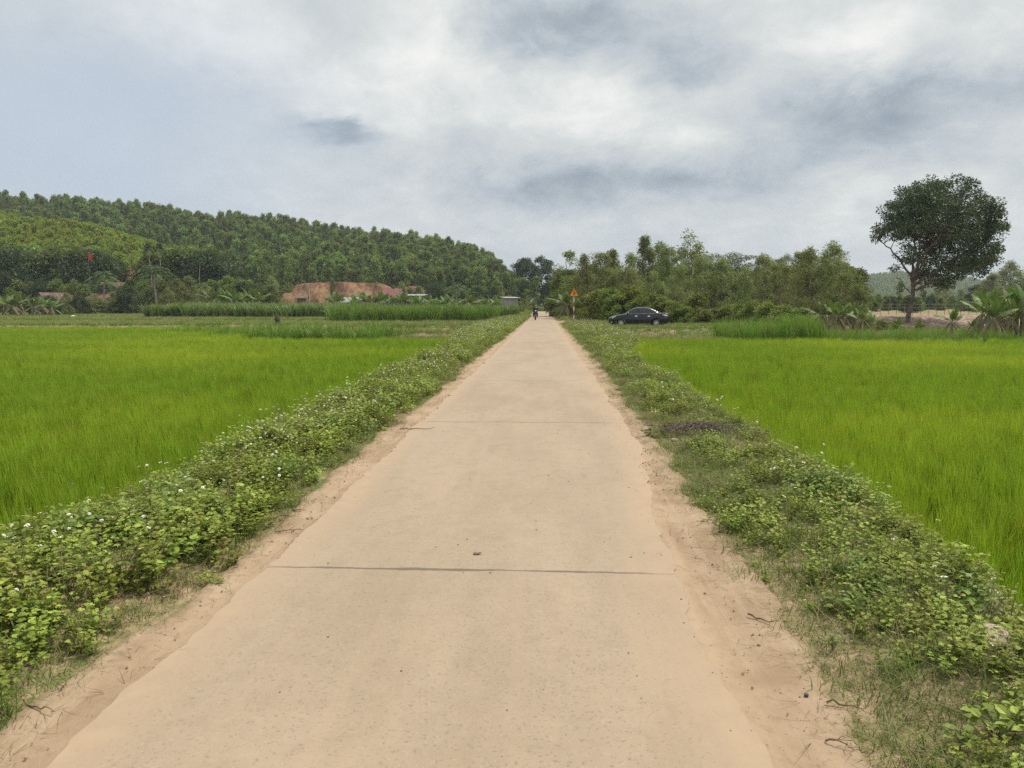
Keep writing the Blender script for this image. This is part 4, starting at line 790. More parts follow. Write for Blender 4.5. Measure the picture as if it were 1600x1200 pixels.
for c in CC:
    dd = np.linalg.norm(LPa - c, axis=1) + 2.0 * np.maximum(0, LPa[:, 2] - c[2] + .3); k = LPa[dd.argmin()]; mid = (k + c) / 2 + rb.normal(0, .12, 3) + (0, 0, .1)
    tube(TB, [k, mid, c], [.045, .028, .012], 4, 0, False)
per = 92; ci = np.repeat(np.arange(len(CC)), per); n = len(ci); dr = unit(rb.normal(size=(n, 3))); rcs = 0.38 + 0.36 * rb.random(len(CC))
ct = rb.random(len(CC)); leaves(CB, CC[ci] + dr * (rcs[ci] * rb.random(n) ** .45)[:, None] * np.array([1, 1, .72]), dr * .7 + rb.normal(size=(n, 3)) * .4 + np.array([0, 0, -.15]), .24 * (.7 + .6 * rb.random(n)), .10, rb, .15, 0, np.clip(.5 * ct[ci] + .5 * rb.random(n), 0, 1), up=.5)
e = empty('broadleaf_tree', (bb[0], YB, on(1419, 512, 0)[2] if False else at(1419, 512, YB)[2]), 'big dark green spreading tree standing alone by the rubble bank on the right', 'tree')
TB.build('trunk', M_bark, e, True); CB.build('crown', M_big, e)

# ------------------------------------------------------------------ forest on the hill
def hill_pts(n, u0, u1, Y0, Y1, cond):
    u = u0 + (u1 - u0) * rng.random(n); Y = Y0 + (Y1 - Y0) * rng.random(n) ** 0.9; px = px_of(u); k = cond(u, Y, px); u, Y, px = u[k], Y[k], px[k]
    for (x0, x1, Yc, top) in CUTS: 
        k = ~((px > x0 - 3) & (px < x1 + 3) & (Y > Yc - 8) & (Y < Yc + 10)); u, Y, px = u[k], Y[k], px[k]
    return u, Y, px
def isyoung(u, Y, px):
    H1 = np.maximum((478 - prof(RIDGE, px)) * 340 / FPX + 1.6 - 10, 0) * sst(205, 350, Y) ** .9; H2 = np.maximum((478 - prof(SPUR, px)) * 245 / FPX + 1.6 - 6.5, 0) * sst(168, 250, Y) * (1 - 0.5 * sst(250, 340, Y))
    return (H2 > H1) & (Y < 275)
fsrc = []
for k in K_for:
    g = None
    me = bpy.data.meshes.new('source')
    fsrc.append(k)
def join_src(k):                         # crown and trunk in one source mesh for the mass of trees
    bm_ = bpy.data.objects.new('source', None)
    import bmesh
    b = bmesh.new(); b.from_mesh(k.cr); nf = len(b.faces); b.from_mesh(k.tr)
    b.faces.ensure_lookup_table()
    for i in range(nf, len(b.faces)): b.faces[i].material_index = 1
    me = bpy.data.meshes.new('source'); b.to_mesh(me); b.free(); me.materials.append(k.cr.materials[0]); me.materials.append(k.tr.materials[0])
    return bpy.data.objects.new('source', me)
S_for = [join_src(k) for k in K_for]; S_young = [join_src(k) for k in K_young]
u, Y, px = hill_pts(12500, -1.35, 0.0, 206, 372, lambda u, Y, px: ~isyoung(u, Y, px) & (px < 826))
z = hill_z(u, Y); S = (0.55 + 0.90 * rng.random(len(u)) ** 1.7) * np.interp(px, [0, 600, 760, 830], [1, 1, .9, .6])
scatter('hill_forest', np.stack([u * Y, Y, z - .4], 1), S, rng.integers(0, 9, len(u)), S_for, 'dense dark green plantation of slender trees covering the hill', 'forest', tilt=0.04)
u, Y, px = hill_pts(6500, -1.35, -0.2, 178, 268, lambda u, Y, px: isyoung(u, Y, px))
z = hill_z(u, Y); S = 0.75 + 0.4 * rng.random(len(u))
scatter('young_plantation', np.stack([u * Y, Y, z - .4], 1), S, rng.integers(0, 3, len(u)), S_young, 'light green young acacia plantation on the near spur of the hill', 'plantation', tilt=0.04)
# trees that stand out on the skyline
for k in range(210):
    px = 2 + k * 3.9 + rng.normal(0, 2.5)
    if px > 800: break
    u = math.tan(math.atan((px - 800) / FPX) - YAW); Y = 335 + 14 * rng.random(); z = float(hill_z(np.array(u), np.array(Y)))
    f = float(np.interp(px, [0, 600, 760, 830], [1, 1, .9, .6]))
    plant(K_for[int(rng.integers(0, 9))], 'skyline_tree', (u * Y, Y, z - .4), 'slender tree with a small rounded crown on the skyline of the wooded hill', 'tree', 'trees along the hill skyline', f * (0.80 + 0.38 * rng.random() + (0.25 * rng.random() if rng.random() < .3 else 0)))
# scrub of the far blue hill
u = 0.15 + rng.random(5200) * 0.75; Y = 780 + 340 * rng.random(5200); z = far_z(u, Y)
scatter('far_hill_wood', np.stack([u * Y, Y, z - .5], 1), 0.9 + 0.5 * rng.random(5200), rng.integers(0, 3, 5200), S_young, 'hazy blue green wood on the low far hill', 'wood', tilt=0.03)
# dark trees and shrubs at the foot of the hill, and behind the plain
def hedge(n, px0, px1, Y0, Y1, h0, h1, label, cond=None):
    pxs = px0 + (px1 - px0) * rng.random(n); pxs = np.where((pxs > 172) & (pxs < 226) & (Y0 > 156), pxs - 70, pxs); Ys = Y0 + (Y1 - Y0) * rng.random(n); P = np.array([base_at(a, b) for a, b in zip(pxs, Ys)])
    S = (h0 + (h1 - h0) * rng.random(n)) / 5.0; scatter('undergrowth', P, S, (rng.random(n) < .72).astype(int), [join_src(K_dbush[0]), S_bush5], label, 'undergrowth', tilt=0.05)
K_mid = Kind(*tree_geo(rt, 5.0, [(0, 1.6), (.3, 2.1), (.6, 1.9), (.85, 1.2), (1, .4)], 60, 90, 0.6, 0.34, 0.15, 0.05, 0.2, zsq=1.0, tr=.09), M_bark, M_forest); S_bush5 = join_src(K_mid)
hedge(150, -160, 345, 158, 176, 8, 14, 'tall dark trees massed along the foot of the young plantation')
hedge(130, -120, 425, 148, 160, 4, 7, 'tangled dark scrub along the foot of the hill, left')
hedge(110, 425, 820, 203, 215, 3.5, 6.5, 'tangled dark scrub along the foot of the hill behind the crops')
hedge(170, 1340, 1800, 130, 240, 1.5, 3.5, 'low green scrub across the plain behind the rubble bank')
hedge(60, 880, 1340, 108, 150, 4, 7, 'dark scrub filling the inside of the grove')
u = 885 + 440 * rng.random(30); Y = 96 + 22 * rng.random(30); P = np.array([base_at(a, b) for a, b in zip(u, Y)]); scatter('grove_interior', P, .6 + .22 * rng.random(30), rng.integers(0, 2, 30), [join_src(K_acx[0]), join_src(K_acx[3])], 'merged foliage deep inside the grove', 'undergrowth', tilt=0.04)
# garden in front of the hamlet: individual trees
for px, ty, Y, k, H0, wd, nm, lb in [
    (12, 425, 150, K_shade[0], 12, .9, 'tree', 'dark spreading tree cut by the left edge below the plantation'), (50, 440, 152, K_ac[0], 10, 1.2, 'tree', 'dark dense tree left of the brown roofed house'),
    (118, 436, 150, K_ac[1], 10, 1.1, 'tree', 'mid green tree just left of the flagpole'), (132, 418, 158, K_open[1], 10, 1.0, 'tree', 'pale leafy tree directly behind the flagpole'),
    (200, 446, 132, K_dbush[0], 5, 1.0, 'round_bush', 'big dark rounded bush at the left end of the maize'), (180, 470, 134, K_dbush[0], 5, 1.3, 'round_bush', 'dark low bush between the flagpole and the big rounded bush'),
    (158, 468, 136, K_dbush[0], 5, 1.4, 'round_bush', 'dark clipped bush at the foot of the flagpole'), (278, 436, 140, K_ac[3], 10, 1.3, 'tree', 'grey green tree right of the largest coconut palm'),
    (296, 432, 142, K_ac[2], 10, 1.4, 'tree', 'broad grey tree between the palms and the small red earth patch'), (322, 443, 138, K_ac[0], 10, 1.3, 'tree', 'dark pointed tree in front of the small red earth patch'),
    (262, 450, 136, K_ac[1], 10, 1.4, 'tree', 'brownish shrub tree under the largest coconut palm'), (78, 461, 124, K_dbush[0], 5, .9, 'round_bush', 'dark bush in front of the left gable of the hamlet'), (124, 462, 126, K_dbush[0], 5, .9, 'round_bush', 'dark bush between the two tiled houses, left of the flagpole'), (150, 459, 128, K_acx[2], 10, 1.6, 'tree', 'small leafy tree right beside the flagpole foot'), (176, 456, 130, K_acx[4], 10, 1.4, 'tree', 'small leafy tree between the flagpole and the big rounded bush'), (104, 458, 128, K_ac[3], 10, 1.3, 'tree', 'grey green shrub tree standing before the wall of the gabled house'), (76, 462, 126, K_ac[0], 10, 1.5, 'tree', 'leafy shrub tree hiding the gable of the brown roofed house'), (92, 474, 118, K_dbush[0], 5, 1.2, 'round_bush', 'dark bush behind the left garden bananas'), (108, 478, 116, K_ac[2], 10, 2.2, 'tree', 'brown green shrub tree at the right end of the left garden'),
    (425, 432, 190, K_ac[1], 10, 1.3, 'tree', 'rounded light tree at the left end of the long red earth face'), (521, 436, 180, K_narrow[0], 10, 1.0, 'tree', 'narrow dark tree standing alone before the long red earth face'),
    (655, 447, 168, K_ac[2], 10, 1.6, 'tree', 'grey green tree in front of the small brown slope right of the red roof'), (628, 441, 182, K_ac[3], 10, 1.2, 'tree', 'pale green tree on the slope just above the red roof'), (680, 441, 175, K_dbush[0], 5, .9, 'round_bush', 'dark rounded tree left of the coconut palm near the tin shed'), (350, 445, 170, K_young[0], 6, 1.2, 'tree', 'light green young tree right of the small red earth patch'), (366, 450, 172, K_young[1], 6, 1.2, 'tree', 'light green young tree left of the maize top'), (388, 456, 176, K_young[2], 6, 1.2, 'tree', 'light green young tree midway between the two red earth faces'),
    (470, 470, 150, K_dbush[0], 5, .8, 'round_bush', 'dark shrub by the brick hut before the red earth face'), (783, 447, 165, K_narrow[1], 10, 1.0, 'tree', 'narrow light tree left of the concrete wall'), (795, 462, 190, K_bush[1], 3, 1, 'bush', 'low bush behind the concrete wall')]:
    stand(k, H0, px, ty, Y, nm, lb, 'bush' if 'bush' in nm else 'tree', None, wd)

# ------------------------------------------------------------------ palms and bananas
def palm_geo(r, H, nf=20, fl_=3.4, w=.9, tr=.15, up=1.0):
    T = Geo(); C = Geo(); f = np.linspace(0, 1, 9); P = np.stack([.06 * H * f ** 2, .02 * H * np.sin(f * 3), H * f], 1); P[0, 2] = -.2; tube(T, P, np.linspace(tr * 1.3, tr * .75, 9), 8); top = P[-1]
    for k in range(nf):
        a = k * 2.399 + r.normal(0, .15); el_ = up * (1.35 - 1.75 * k / nf); d = np.array([math.cos(a), math.sin(a), 0]); s = np.linspace(0, 1, 10); L = fl_ * (.8 + .3 * r.random())
        Q = top + np.outer(s * L * math.cos(max(el_, -.4)) * .95, d) + np.stack([0 * s, 0 * s, L * (math.sin(el_) * s - .65 * s ** 2.2)], 1); tube(C, Q, np.linspace(.035, .008, 10), 3, 0, False, .8)
        q = np.linspace(.12, .99, 34); pp = np.stack([np.interp(q, s, Q[:, j]) for j in range(3)], 1); tg = unit(np.gradient(pp, axis=0)); sd = unit(np.cross(tg, [0, 0, 1.0]))
        for sg in (-1, 1):
            D = sd * sg * .9 + tg * .55 + np.array([0, 0, -.42]) + r.normal(0, .08, pp.shape); ll = w * np.sin(np.pi * np.clip(q, .08, .93)) ** .5
            leaves(C, pp, D, ll, .07, r, .1, 0, r.random(34) * .6 + .2)
    return T, C
K_coco = [Kind(*palm_geo(rt, 8, 22, 3.3), M_bark_pale, M_palm) for _ in range(2)]; K_areca = Kind(*palm_geo(rt, 9, 11, 1.5, .55, .07, 1.1), M_bark_pale, M_darktree)
def palm(k, H0, px, hub, Y, lb, nm='coconut_palm', grp=None, wide=1.0): b = base_at(px, Y); h = at(px, hub, Y)[2] - b[2]; s = h / H0; return plant(k, nm, b, lb, 'palm', grp, (wide, wide, s))
palm(K_coco[0], 8, 162, 432, 140, 'coconut palm just right of the red flag'); palm(K_coco[1], 8, 246, 424, 138, 'largest coconut palm with a wide drooping crown, left of the maize', wide=1.25); palm(K_coco[0], 8, 714, 450, 172, 'coconut palm rising behind the fodder grass, near the tin shed')
palm(K_areca, 9, 239, 388, 150, 'slender areca palm with a small dark head above the largest coconut palm', 'areca_palm'); palm(K_areca, 9, 256, 386, 152, 'second slender areca palm, just right of the first above the coconut crown', 'areca_palm'); palm(K_areca, 9, 312, 402, 150, 'slender areca palm above the small red earth patch', 'areca_palm'); palm(K_areca, 9, 107, 412, 155, 'slender pale stemmed areca palm left of the flagpole', 'areca_palm')
def banana_geo(r, H=2.4, nl=8, dry=3, torn=1.0):
    S = Geo(); L = Geo(); D = Geo(); tube(S, [(0, 0, -.2), (.02, 0, H * .3), (.05, .02, H * .6)], [.13, .11, .07], 9); top = np.array([.05, .02, H * .58])
    for k in range(nl + dry):
        isd = k >= nl; a = k * 2.4 + r.normal(0, .3); el_ = (1.42 - .95 * k / nl) if not isd else -.3 - .5 * r.random(); ln = H * (.75 if not isd else .5) * (.8 + .35 * r.random()); d = np.array([math.cos(a), math.sin(a), 0]); s = np.linspace(0, 1, 13)
        Q = top + np.outer(ln * s * max(math.cos(el_), .25), d) + np.stack([0 * s, 0 * s, ln * (math.sin(el_) * s - (.27 if not isd else .8) * s ** 2.4)], 1); G = D if isd else L; tube(G, Q, np.linspace(.025, .005, 13), 4, 0, False, .9)
        wd = H * .118 * np.sin(np.pi * np.clip((s - .14) / .86, 0, 1) ** .75) * (1 if not isd else .35) + .004; tg = unit(np.gradient(Q, axis=0)); sd = unit(np.cross(tg, [0, 0, 1.0])); nn = np.cross(sd, tg)
        tn = .3 + .6 * r.random()
        for sg in (-1, 1):
            dp = (-.25 - .55 * r.random()) if not isd else -1.2
            for j in range(1, 12):
                gap = .9 if r.random() < .55 * torn else 1.0; jt = r.normal(0, .12) * torn
                o0 = sd[j] * sg * wd[j] + np.array([0, 0, (dp + jt) * wd[j]]); o1 = sd[j + 1] * sg * wd[j + 1] + np.array([0, 0, (dp + jt) * wd[j + 1]])
                p1 = Q[j] * (1 - gap) + Q[j + 1] * gap; V = [Q[j], p1, p1 + o1 * .6 + (0, 0, .05 * wd[j]), Q[j] + o0 * .6 + (0, 0, .05 * wd[j]), p1 + o1, Q[j] + o0]
                G.add(V, [[0, 1, 2], [0, 2, 3], [3, 2, 4], [3, 4, 5]], 0, np.clip(tn + r.normal(0, .05), 0, 1))
    return S, L, D
class BK:
    def __init__(s, S, L, D): s.s = S.mesh('stem', [M_bstem], True); s.l = L.mesh('leaves', [M_banana]); s.d = D.mesh('withered_leaves', [M_banana_dry]) if D.V else None
K_ban = [BK(*banana_geo(rt, 2.4, 7, 7)), BK(*banana_geo(rt, 2.4, 6, 8)), BK(*banana_geo(rt, 2.4, 7, 5)), BK(*banana_geo(rt, 2.4, 4, 4))]
def banana(k, px, ty, Y, lb, grp, wide=1.0, by=None):
    b = base_at(px, Y); h = at(px, ty, Y)[2] - b[2]; s = h / 2.45; e = empty('banana_plant', b, lb, 'banana plant', grp, rng.random() * 6.28, (s * wide, s * wide, s)); put('stem', K_ban[k].s, e); put('leaves', K_ban[k].l, e)
    if K_ban[k].d: put('withered_leaves', K_ban[k].d, e)
G1 = 'banana plants behind the right rice field'
for k, px, ty, Y, w, lb in [(0, 1283, 471, 55, 1, 'leftmost banana plant with bright upright leaves, at the end of the grove'), (1, 1306, 470, 54, 1, 'banana plant with torn hanging leaves, beside the leftmost pair'), (2, 1320, 476, 56, .9, 'banana plant with a broad yellow green leaf, before the low dark acacia'), (1, 1350, 482, 52, 1, 'banana plant with withered leaves, just left of the rubble bank'), (3, 1363, 490, 53, .9, 'small banana plant with one bare leaning leaf stalk, left of the rubble bank'),
        (3, 1407, 497, 47, .8, 'nearly bare banana stump left of the big trunk'), (3, 1436, 500, 48, .8, 'broken banana stump with one dark leaning stalk, right of the big trunk'), (2, 1489, 484, 49, .95, 'small neat banana plant with wide open leaves before the rubble bank'), (1, 1545, 452, 47, 1, 'tall banana plant with long drooping ribs left in the right hand cluster'), (0, 1560, 457, 48, 1, 'tall banana plant with a bright raised leaf in the right hand cluster'), (1, 1524, 500, 48, .9, 'banana stump with a brown hanging leaf, left of the tall cluster'),
        (2, 1583, 470, 46, .9, 'banana plant with broad green leaves close to the right edge'), (0, 1600, 448, 47, 1, 'tallest banana plant, cut by the right edge'), (1, 1534, 464, 52, 1, 'ragged banana plant behind the tall one in the right cluster'), (0, 1553, 470, 44, .9, 'banana plant with low hanging leaves before the tall right pair'), (2, 1590, 458, 51, 1.1, 'banana plant behind the right edge one, with raised torn leaves'), (2, 1296, 474, 57, 1, 'banana plant between the leftmost and the torn one'), (0, 1334, 474, 57, .9, 'banana plant half hidden by the low dark acacia'),
        (3, 1576, 478, 50, 1, 'young banana plant squeezed between the tall ones on the right'), (3, 1542, 524, 36, .5, 'banana sucker growing at the edge of the rice, right')]:
    banana(k, px, ty, Y, lb, G1, w)
G2 = 'banana plants in the garden at the left edge'
for i, (px, ty, Y, lb) in enumerate([(6, 460, 118, 'banana plant cut by the left edge of the photo'), (20, 464, 115, 'banana plant with pale leaves near the left edge'), (34, 462, 117, 'third banana plant from the left edge'), (50, 468, 114, 'banana plant left of the brown roofed house'), (66, 465, 116, 'banana plant directly under the brown roof'), (80, 470, 114, 'banana plant with a pale leaf right of the brown roof')]): banana(i % 3, px, ty, Y, lb, G2, 1.5)
for px, ty, Y, lb in [(858, 463, 275, 'dark bush filling the gap at the very end of the road'), (842, 466, 280, 'dark bush left of the gap at the road end'), (876, 466, 270, 'dark bush right of the gap at the road end')]: stand(K_dbush[0], 5, px, ty, Y, 'round_bush', lb, 'bush', None, 1.5)
ORD = 'first second third fourth fifth sixth seventh eighth ninth tenth eleventh twelfth thirteenth fourteenth fifteenth sixteenth seventeenth eighteenth nineteenth twentieth twenty-first twenty-second last'.split()
G3 = 'banana plants behind the maize'
pxs = [335, 343, 352, 361, 370, 382, 394, 404]
for i, px in enumerate(pxs): banana(i % 3, px, 452 + 3 * (i % 3), 130 + (i * 7) % 9, '%s banana plant from the left in the row behind the maize' % ORD[i], G3, 1.3)
G4 = 'banana plants around the red roofed house'
for i, px in enumerate([528, 540, 556, 566, 574, 584, 594, 606, 618, 630, 644, 656, 664, 676, 690, 700, 712, 724, 735, 746, 758, 768, 778]): banana(i % 3, px, (458 if px < 660 else 462) + 3 * (i % 3), 135 + (i * 5) % 9, '%s banana plant from the left in the row from the grey hut to the road' % ORD[i], G4, 1.4)
banana(0, 886, 458, 92, 'yellow green banana plant left of the sign', None, 1.3); banana(2, 905, 468, 80, 'banana plant whose pale leaf shows right of the sign post', None, 1.2)
#@@PART3
# ------------------------------------------------------------------ parked car
M_paint = plain('black_car_paint', (0.008, 0.010, 0.018), 0.22, var=0.02, spec=0.3, coat=0.6); M_glass = plain('dark_car_glass', (0.012, 0.016, 0.020), 0.05, var=0.02, spec=0.8)
M_chrome = plain('chrome', (0.75, 0.75, 0.75), 0.18, 1.0, var=0.02); M_tyre = plain('tyre_rubber', (0.02, 0.02, 0.02), 0.85, var=0.1); M_alloy = plain('alloy_rim', (0.62, 0.62, 0.62), 0.3, 0.6, var=0.03)
M_lamp = plain('clear_lamp', (0.75, 0.77, 0.78), 0.12, var=0.02, coat=1.0); M_red = plain('red_lamp', (0.45, 0.02, 0.02), 0.2, var=0.05, coat=1.0); M_plastic = plain('black_plastic', (0.02, 0.02, 0.022), 0.5, var=0.05)
def lerp(tb, x): p = np.array(tb, float); return np.interp(x, p[:, 0], p[:, 1])
ZT = [(-2.21, .50), (-2.19, .64), (-2.1, .74), (-1.9, .81), (-1.5, .90), (-1.05, .97), (-.6, .985), (.9, 1.0), (1.6, 1.03), (2.0, 1.04), (2.14, 1.02), (2.19, .92), (2.21, .60)]
RF = [(-1.12, .94), (-.85, 1.13), (-.6, 1.29), (-.35, 1.40), (-.1, 1.455), (.3, 1.475), (.65, 1.455), (.95, 1.38), (1.25, 1.25), (1.55, 1.10), (1.72, 1.02)]
WD = [(-2.21, .50), (-2.17, .62), (-2.05, .74), (-1.85, .81), (-1.5, .84), (0, .85), (1.5, .84), (1.95, .80), (2.12, .72), (2.21, .58)]
WX = (-1.33, 1.25); WR = .31
def zbot(x):
    z = np.full_like(x, .19) + .10 * sst(-1.95, -2.21, x) + .12 * sst(1.9, 2.21, x)
    for xc in WX: z = np.maximum(z, np.where(np.abs(x - xc) < .375, np.sqrt(np.maximum(.375 ** 2 - (x - xc) ** 2, 0)) + WR - .005, 0))
    return z
def body_w(x, z): return lerp(WD, x) * (1 - .055 * np.abs((z - .56) / .42) ** 1.8)
car = empty('parked_car', (base_at(998, 59.4)[0], 59.4, 0.0), 'black sedan parked side on beneath the trees right of the road', 'car', None, R(-4), 1.03)
car.location.z = float(ground_z(car.location.x, 59.4)) + .03
xs = np.unique(np.r_[np.linspace(-2.21, 2.21, 121), [-1.705, -.955, .875, 1.625]]); zb, zt = zbot(xs), lerp(ZT, xs); ring = []
for fz, in [(0,), (.12,), (.3,), (.5,), (.7,), (.85,)]:
    z = zb + (zt - .05 - zb) * fz / .85; ring.append(np.stack([xs, body_w(xs, z), z], 1))
w = lerp(WD, xs); ring.append(np.stack([xs, w * .88, zt - .012], 1)); ring.append(np.stack([xs, w * .6, zt + .008], 1)); ring.append(np.stack([xs, w * 0, zt + .02], 1))
low = np.stack([xs, xs * 0, zb], 1); half = np.stack([low] + ring, 1); oth = half[:, ::-1].copy(); oth[..., 1] *= -1
g = Geo(); grid(g, np.concatenate([half, oth[:, 1:]], 1)); 
for e_ in (0, -1): rg = np.concatenate([half[e_], oth[e_, 1:-1]]); c_ = rg.mean(0); g.add(np.concatenate([rg, c_[None]]), [[k, (k + 1) % len(rg), len(rg)] for k in range(len(rg))])
xs2 = np.linspace(-1.12, 1.72, 50)
def cab(x, k): b = lerp(ZT, x) - .03; r_f = lerp(RF, x); return [np.stack([x, x * 0 + .77, b], 1), np.stack([x, x * 0 + .70, b + (r_f - .06 - b) * .5], 1), np.stack([x, x * 0 + .60, np.maximum(r_f - .06, b)], 1), np.stack([x, x * 0 + .5, np.maximum(r_f - .01, b)], 1), np.stack([x, x * 0, np.maximum(r_f + .01, b)], 1)][k]
hc = np.stack([cab(xs2, k) for k in range(5)], 1); oc = hc[:, ::-1].copy(); oc[..., 1] *= -1; grid(g, np.concatenate([hc, oc[:, 1:]], 1))
body = g.build('body', M_paint, car, True)
def side_win(x0, x1, v0, v1, sg, mat, name, parent=car, off=.007, sl0=0, sl1=0):
    n = 12; m_ = 6; P = np.zeros((n, m_, 3))
    for j, v in enumerate(np.linspace(v0, v1, m_)):
        x = np.linspace(x0 + sl0 * v, x1 - sl1 * v, n); a, b, c = cab(x, 0), cab(x, 1), cab(x, 2); p = a + (b - a) * min(v * 2, 1) + (c - b) * max(v * 2 - 1, 0); P[:, j] = p
    P[..., 1] += off; P[..., 1] *= sg; g = Geo(); grid(g, P); return g.build(name, mat, parent)
for sg in (-1, 1):
    side_win(-.98, -.06, .10, .93, sg, M_glass, 'side_window', sl0=.05); side_win(0.0, .84, .10, .93, sg, M_glass, 'side_window'); side_win(.88, 1.42, .10, .88, sg, M_glass, 'side_window', sl1=.12)
def top_glass(x0, x1, name):
    n = 10; P = np.zeros((n, 9, 3)); x = np.linspace(x0, x1, n)
    for j, y in enumerate(np.linspace(-.56, .56, 9)): P[:, j] = np.stack([x, x * 0 + y, lerp(RF, x) + .012 - .045 * (abs(y) / .56) ** 3], 1)
    g = Geo(); grid(g, P); g.build(name, M_glass, car, True)
top_glass(-1.02, -.38, 'windscreen'); top_glass(.98, 1.60, 'rear_window')
def side_patch(poly, sg, mat, name, off=.008, parent=car):
    p = np.array(poly, float); c = p.mean(0); p = np.concatenate([p, c[None]]); n = len(poly); y = body_w(p[:, 0], p[:, 1]); V = np.concatenate([np.stack([p[:, 0], (y + off) * sg, p[:, 1]], 1), np.stack([p[:, 0], (y - .02) * sg, p[:, 1]], 1)])
    T = [[n, k, (k + 1) % n] for k in range(n)] + [[k, (k + 1) % n, n + 1 + (k + 1) % n] for k in range(n)] + [[k, n + 1 + (k + 1) % n, n + 1 + k] for k in range(n)]
    g = Geo(); g.add(V, T); return g.build(name, mat, parent)
for sg in (-1, 1):
    side_patch([(-2.175, .60), (-2.13, .70), (-1.95, .775), (-1.72, .83), (-1.70, .79), (-1.85, .70), (-2.0, .62)], sg, M_lamp, 'headlight')
    side_patch([(1.62, .93), (1.95, .965), (2.13, .95), (2.13, .84), (1.95, .80), (1.78, .86)], sg, M_red, 'tail_light'); side_patch([(1.66, .915), (1.95, .93), (2.08, .90), (2.06, .83), (1.95, .81), (1.80, .865)], sg, M_lamp, 'tail_light_lens', .012)
    for x in (-.22, .70): side_patch([(x - .11, .80), (x - .06, .845), (x + .08, .85), (x + .11, .82), (x + .07, .785), (x - .06, .775)], sg, M_chrome, 'door_handle', .022)
    g = Geo(); x = np.linspace(-.98, 1.40, 30); a = cab(x, 0); P = np.stack([a + (0, .006, .035), a + (0, .012, .055)], 1); P[..., 1] *= sg; grid(g, P); g.build('belt_trim', M_chrome, car)
    side_patch([(-.92, .205), (-.92, .235), (0, .24), (.84, .235), (.84, .205), (0, .2)], sg, M_chrome, 'sill_trim', .014)
    side_patch([(-2.10, .34), (-2.04, .40), (-1.96, .38), (-1.98, .33)], sg, M_lamp, 'fog_light')
    for xd in (-.93, -.03, .86): side_patch([(xd - .004, .30), (xd - .004, .93), (xd + .004, .93), (xd + .004, .30)], sg, M_plastic, 'door_seam', .002)
    g = Geo(); P = [(-.86, sg * .80, .98), (-.84, sg * .86, 1.0), (-.83, sg * .95, 1.02)]; tube(g, P, [.03, .075, .06], 8, flat=.6); g.build('mirror', M_paint, car, True)
for xc in WX:
    for sg in (-1, 1):
        wh = empty('wheel', (xc, sg * .74, WR), None, None); wh.parent = car
        g = Geo(); disc_wheel(g, (0, 0, 0), WR, .19, 32, inner=.2); g.build('tyre', M_tyre, wh, True)
        th = np.linspace(0, 2 * math.pi, 33); o = sg * .085; g = Geo(); grid(g, np.array([[[.185 * math.cos(t), -o * .2, .185 * math.sin(t)], [0, -o * .2, 0]] for t in th])); g.build('rim_backplate', M_plastic, wh)  # plain dark back plate behind the spokes
        g = Geo(); grid(g, np.array([[[.21 * math.cos(t), o, .21 * math.sin(t)], [.185 * math.cos(t), o - sg * .01, .185 * math.sin(t)], [.184 * math.cos(t), -o * .2, .184 * math.sin(t)]] for t in th]))
        for k in range(10):
            a = k * .6283; c_, s_ = math.cos(a), math.sin(a); prism(g, np.array([(c_ * .04 - s_ * .022, s_ * .04 + c_ * .022), (c_ * .04 + s_ * .022, s_ * .04 - c_ * .022), (c_ * .20 + s_ * .014, s_ * .20 - c_ * .014), (c_ * .20 - s_ * .014, s_ * .20 + c_ * .014)]), o - sg * .012, o + sg * .002)
        tube(g, [(0, o - .02 * sg, 0), (0, o + .006 * sg, 0)], .055, 12); g.build('rim', M_alloy, wh)
g = Geo(); box(g, (-2.19, 0, .55), (.05, .75, .12)); box(g, (-2.20, 0, .34), (.05, .8, .10)); g.build('grille', M_plastic, car); g = Geo(); box(g, (2.225, 0, .74), (.02, .46, .14)); g.build('number_plate', M_lamp, car)
g = Geo(); prism(g, [(-1.7, .1), (-1.6, .26), (1.8, .26), (1.9, .12), (1.6, .16), (-1.4, .16)], -.6, .6); g.build('underbody', M_plastic, car)

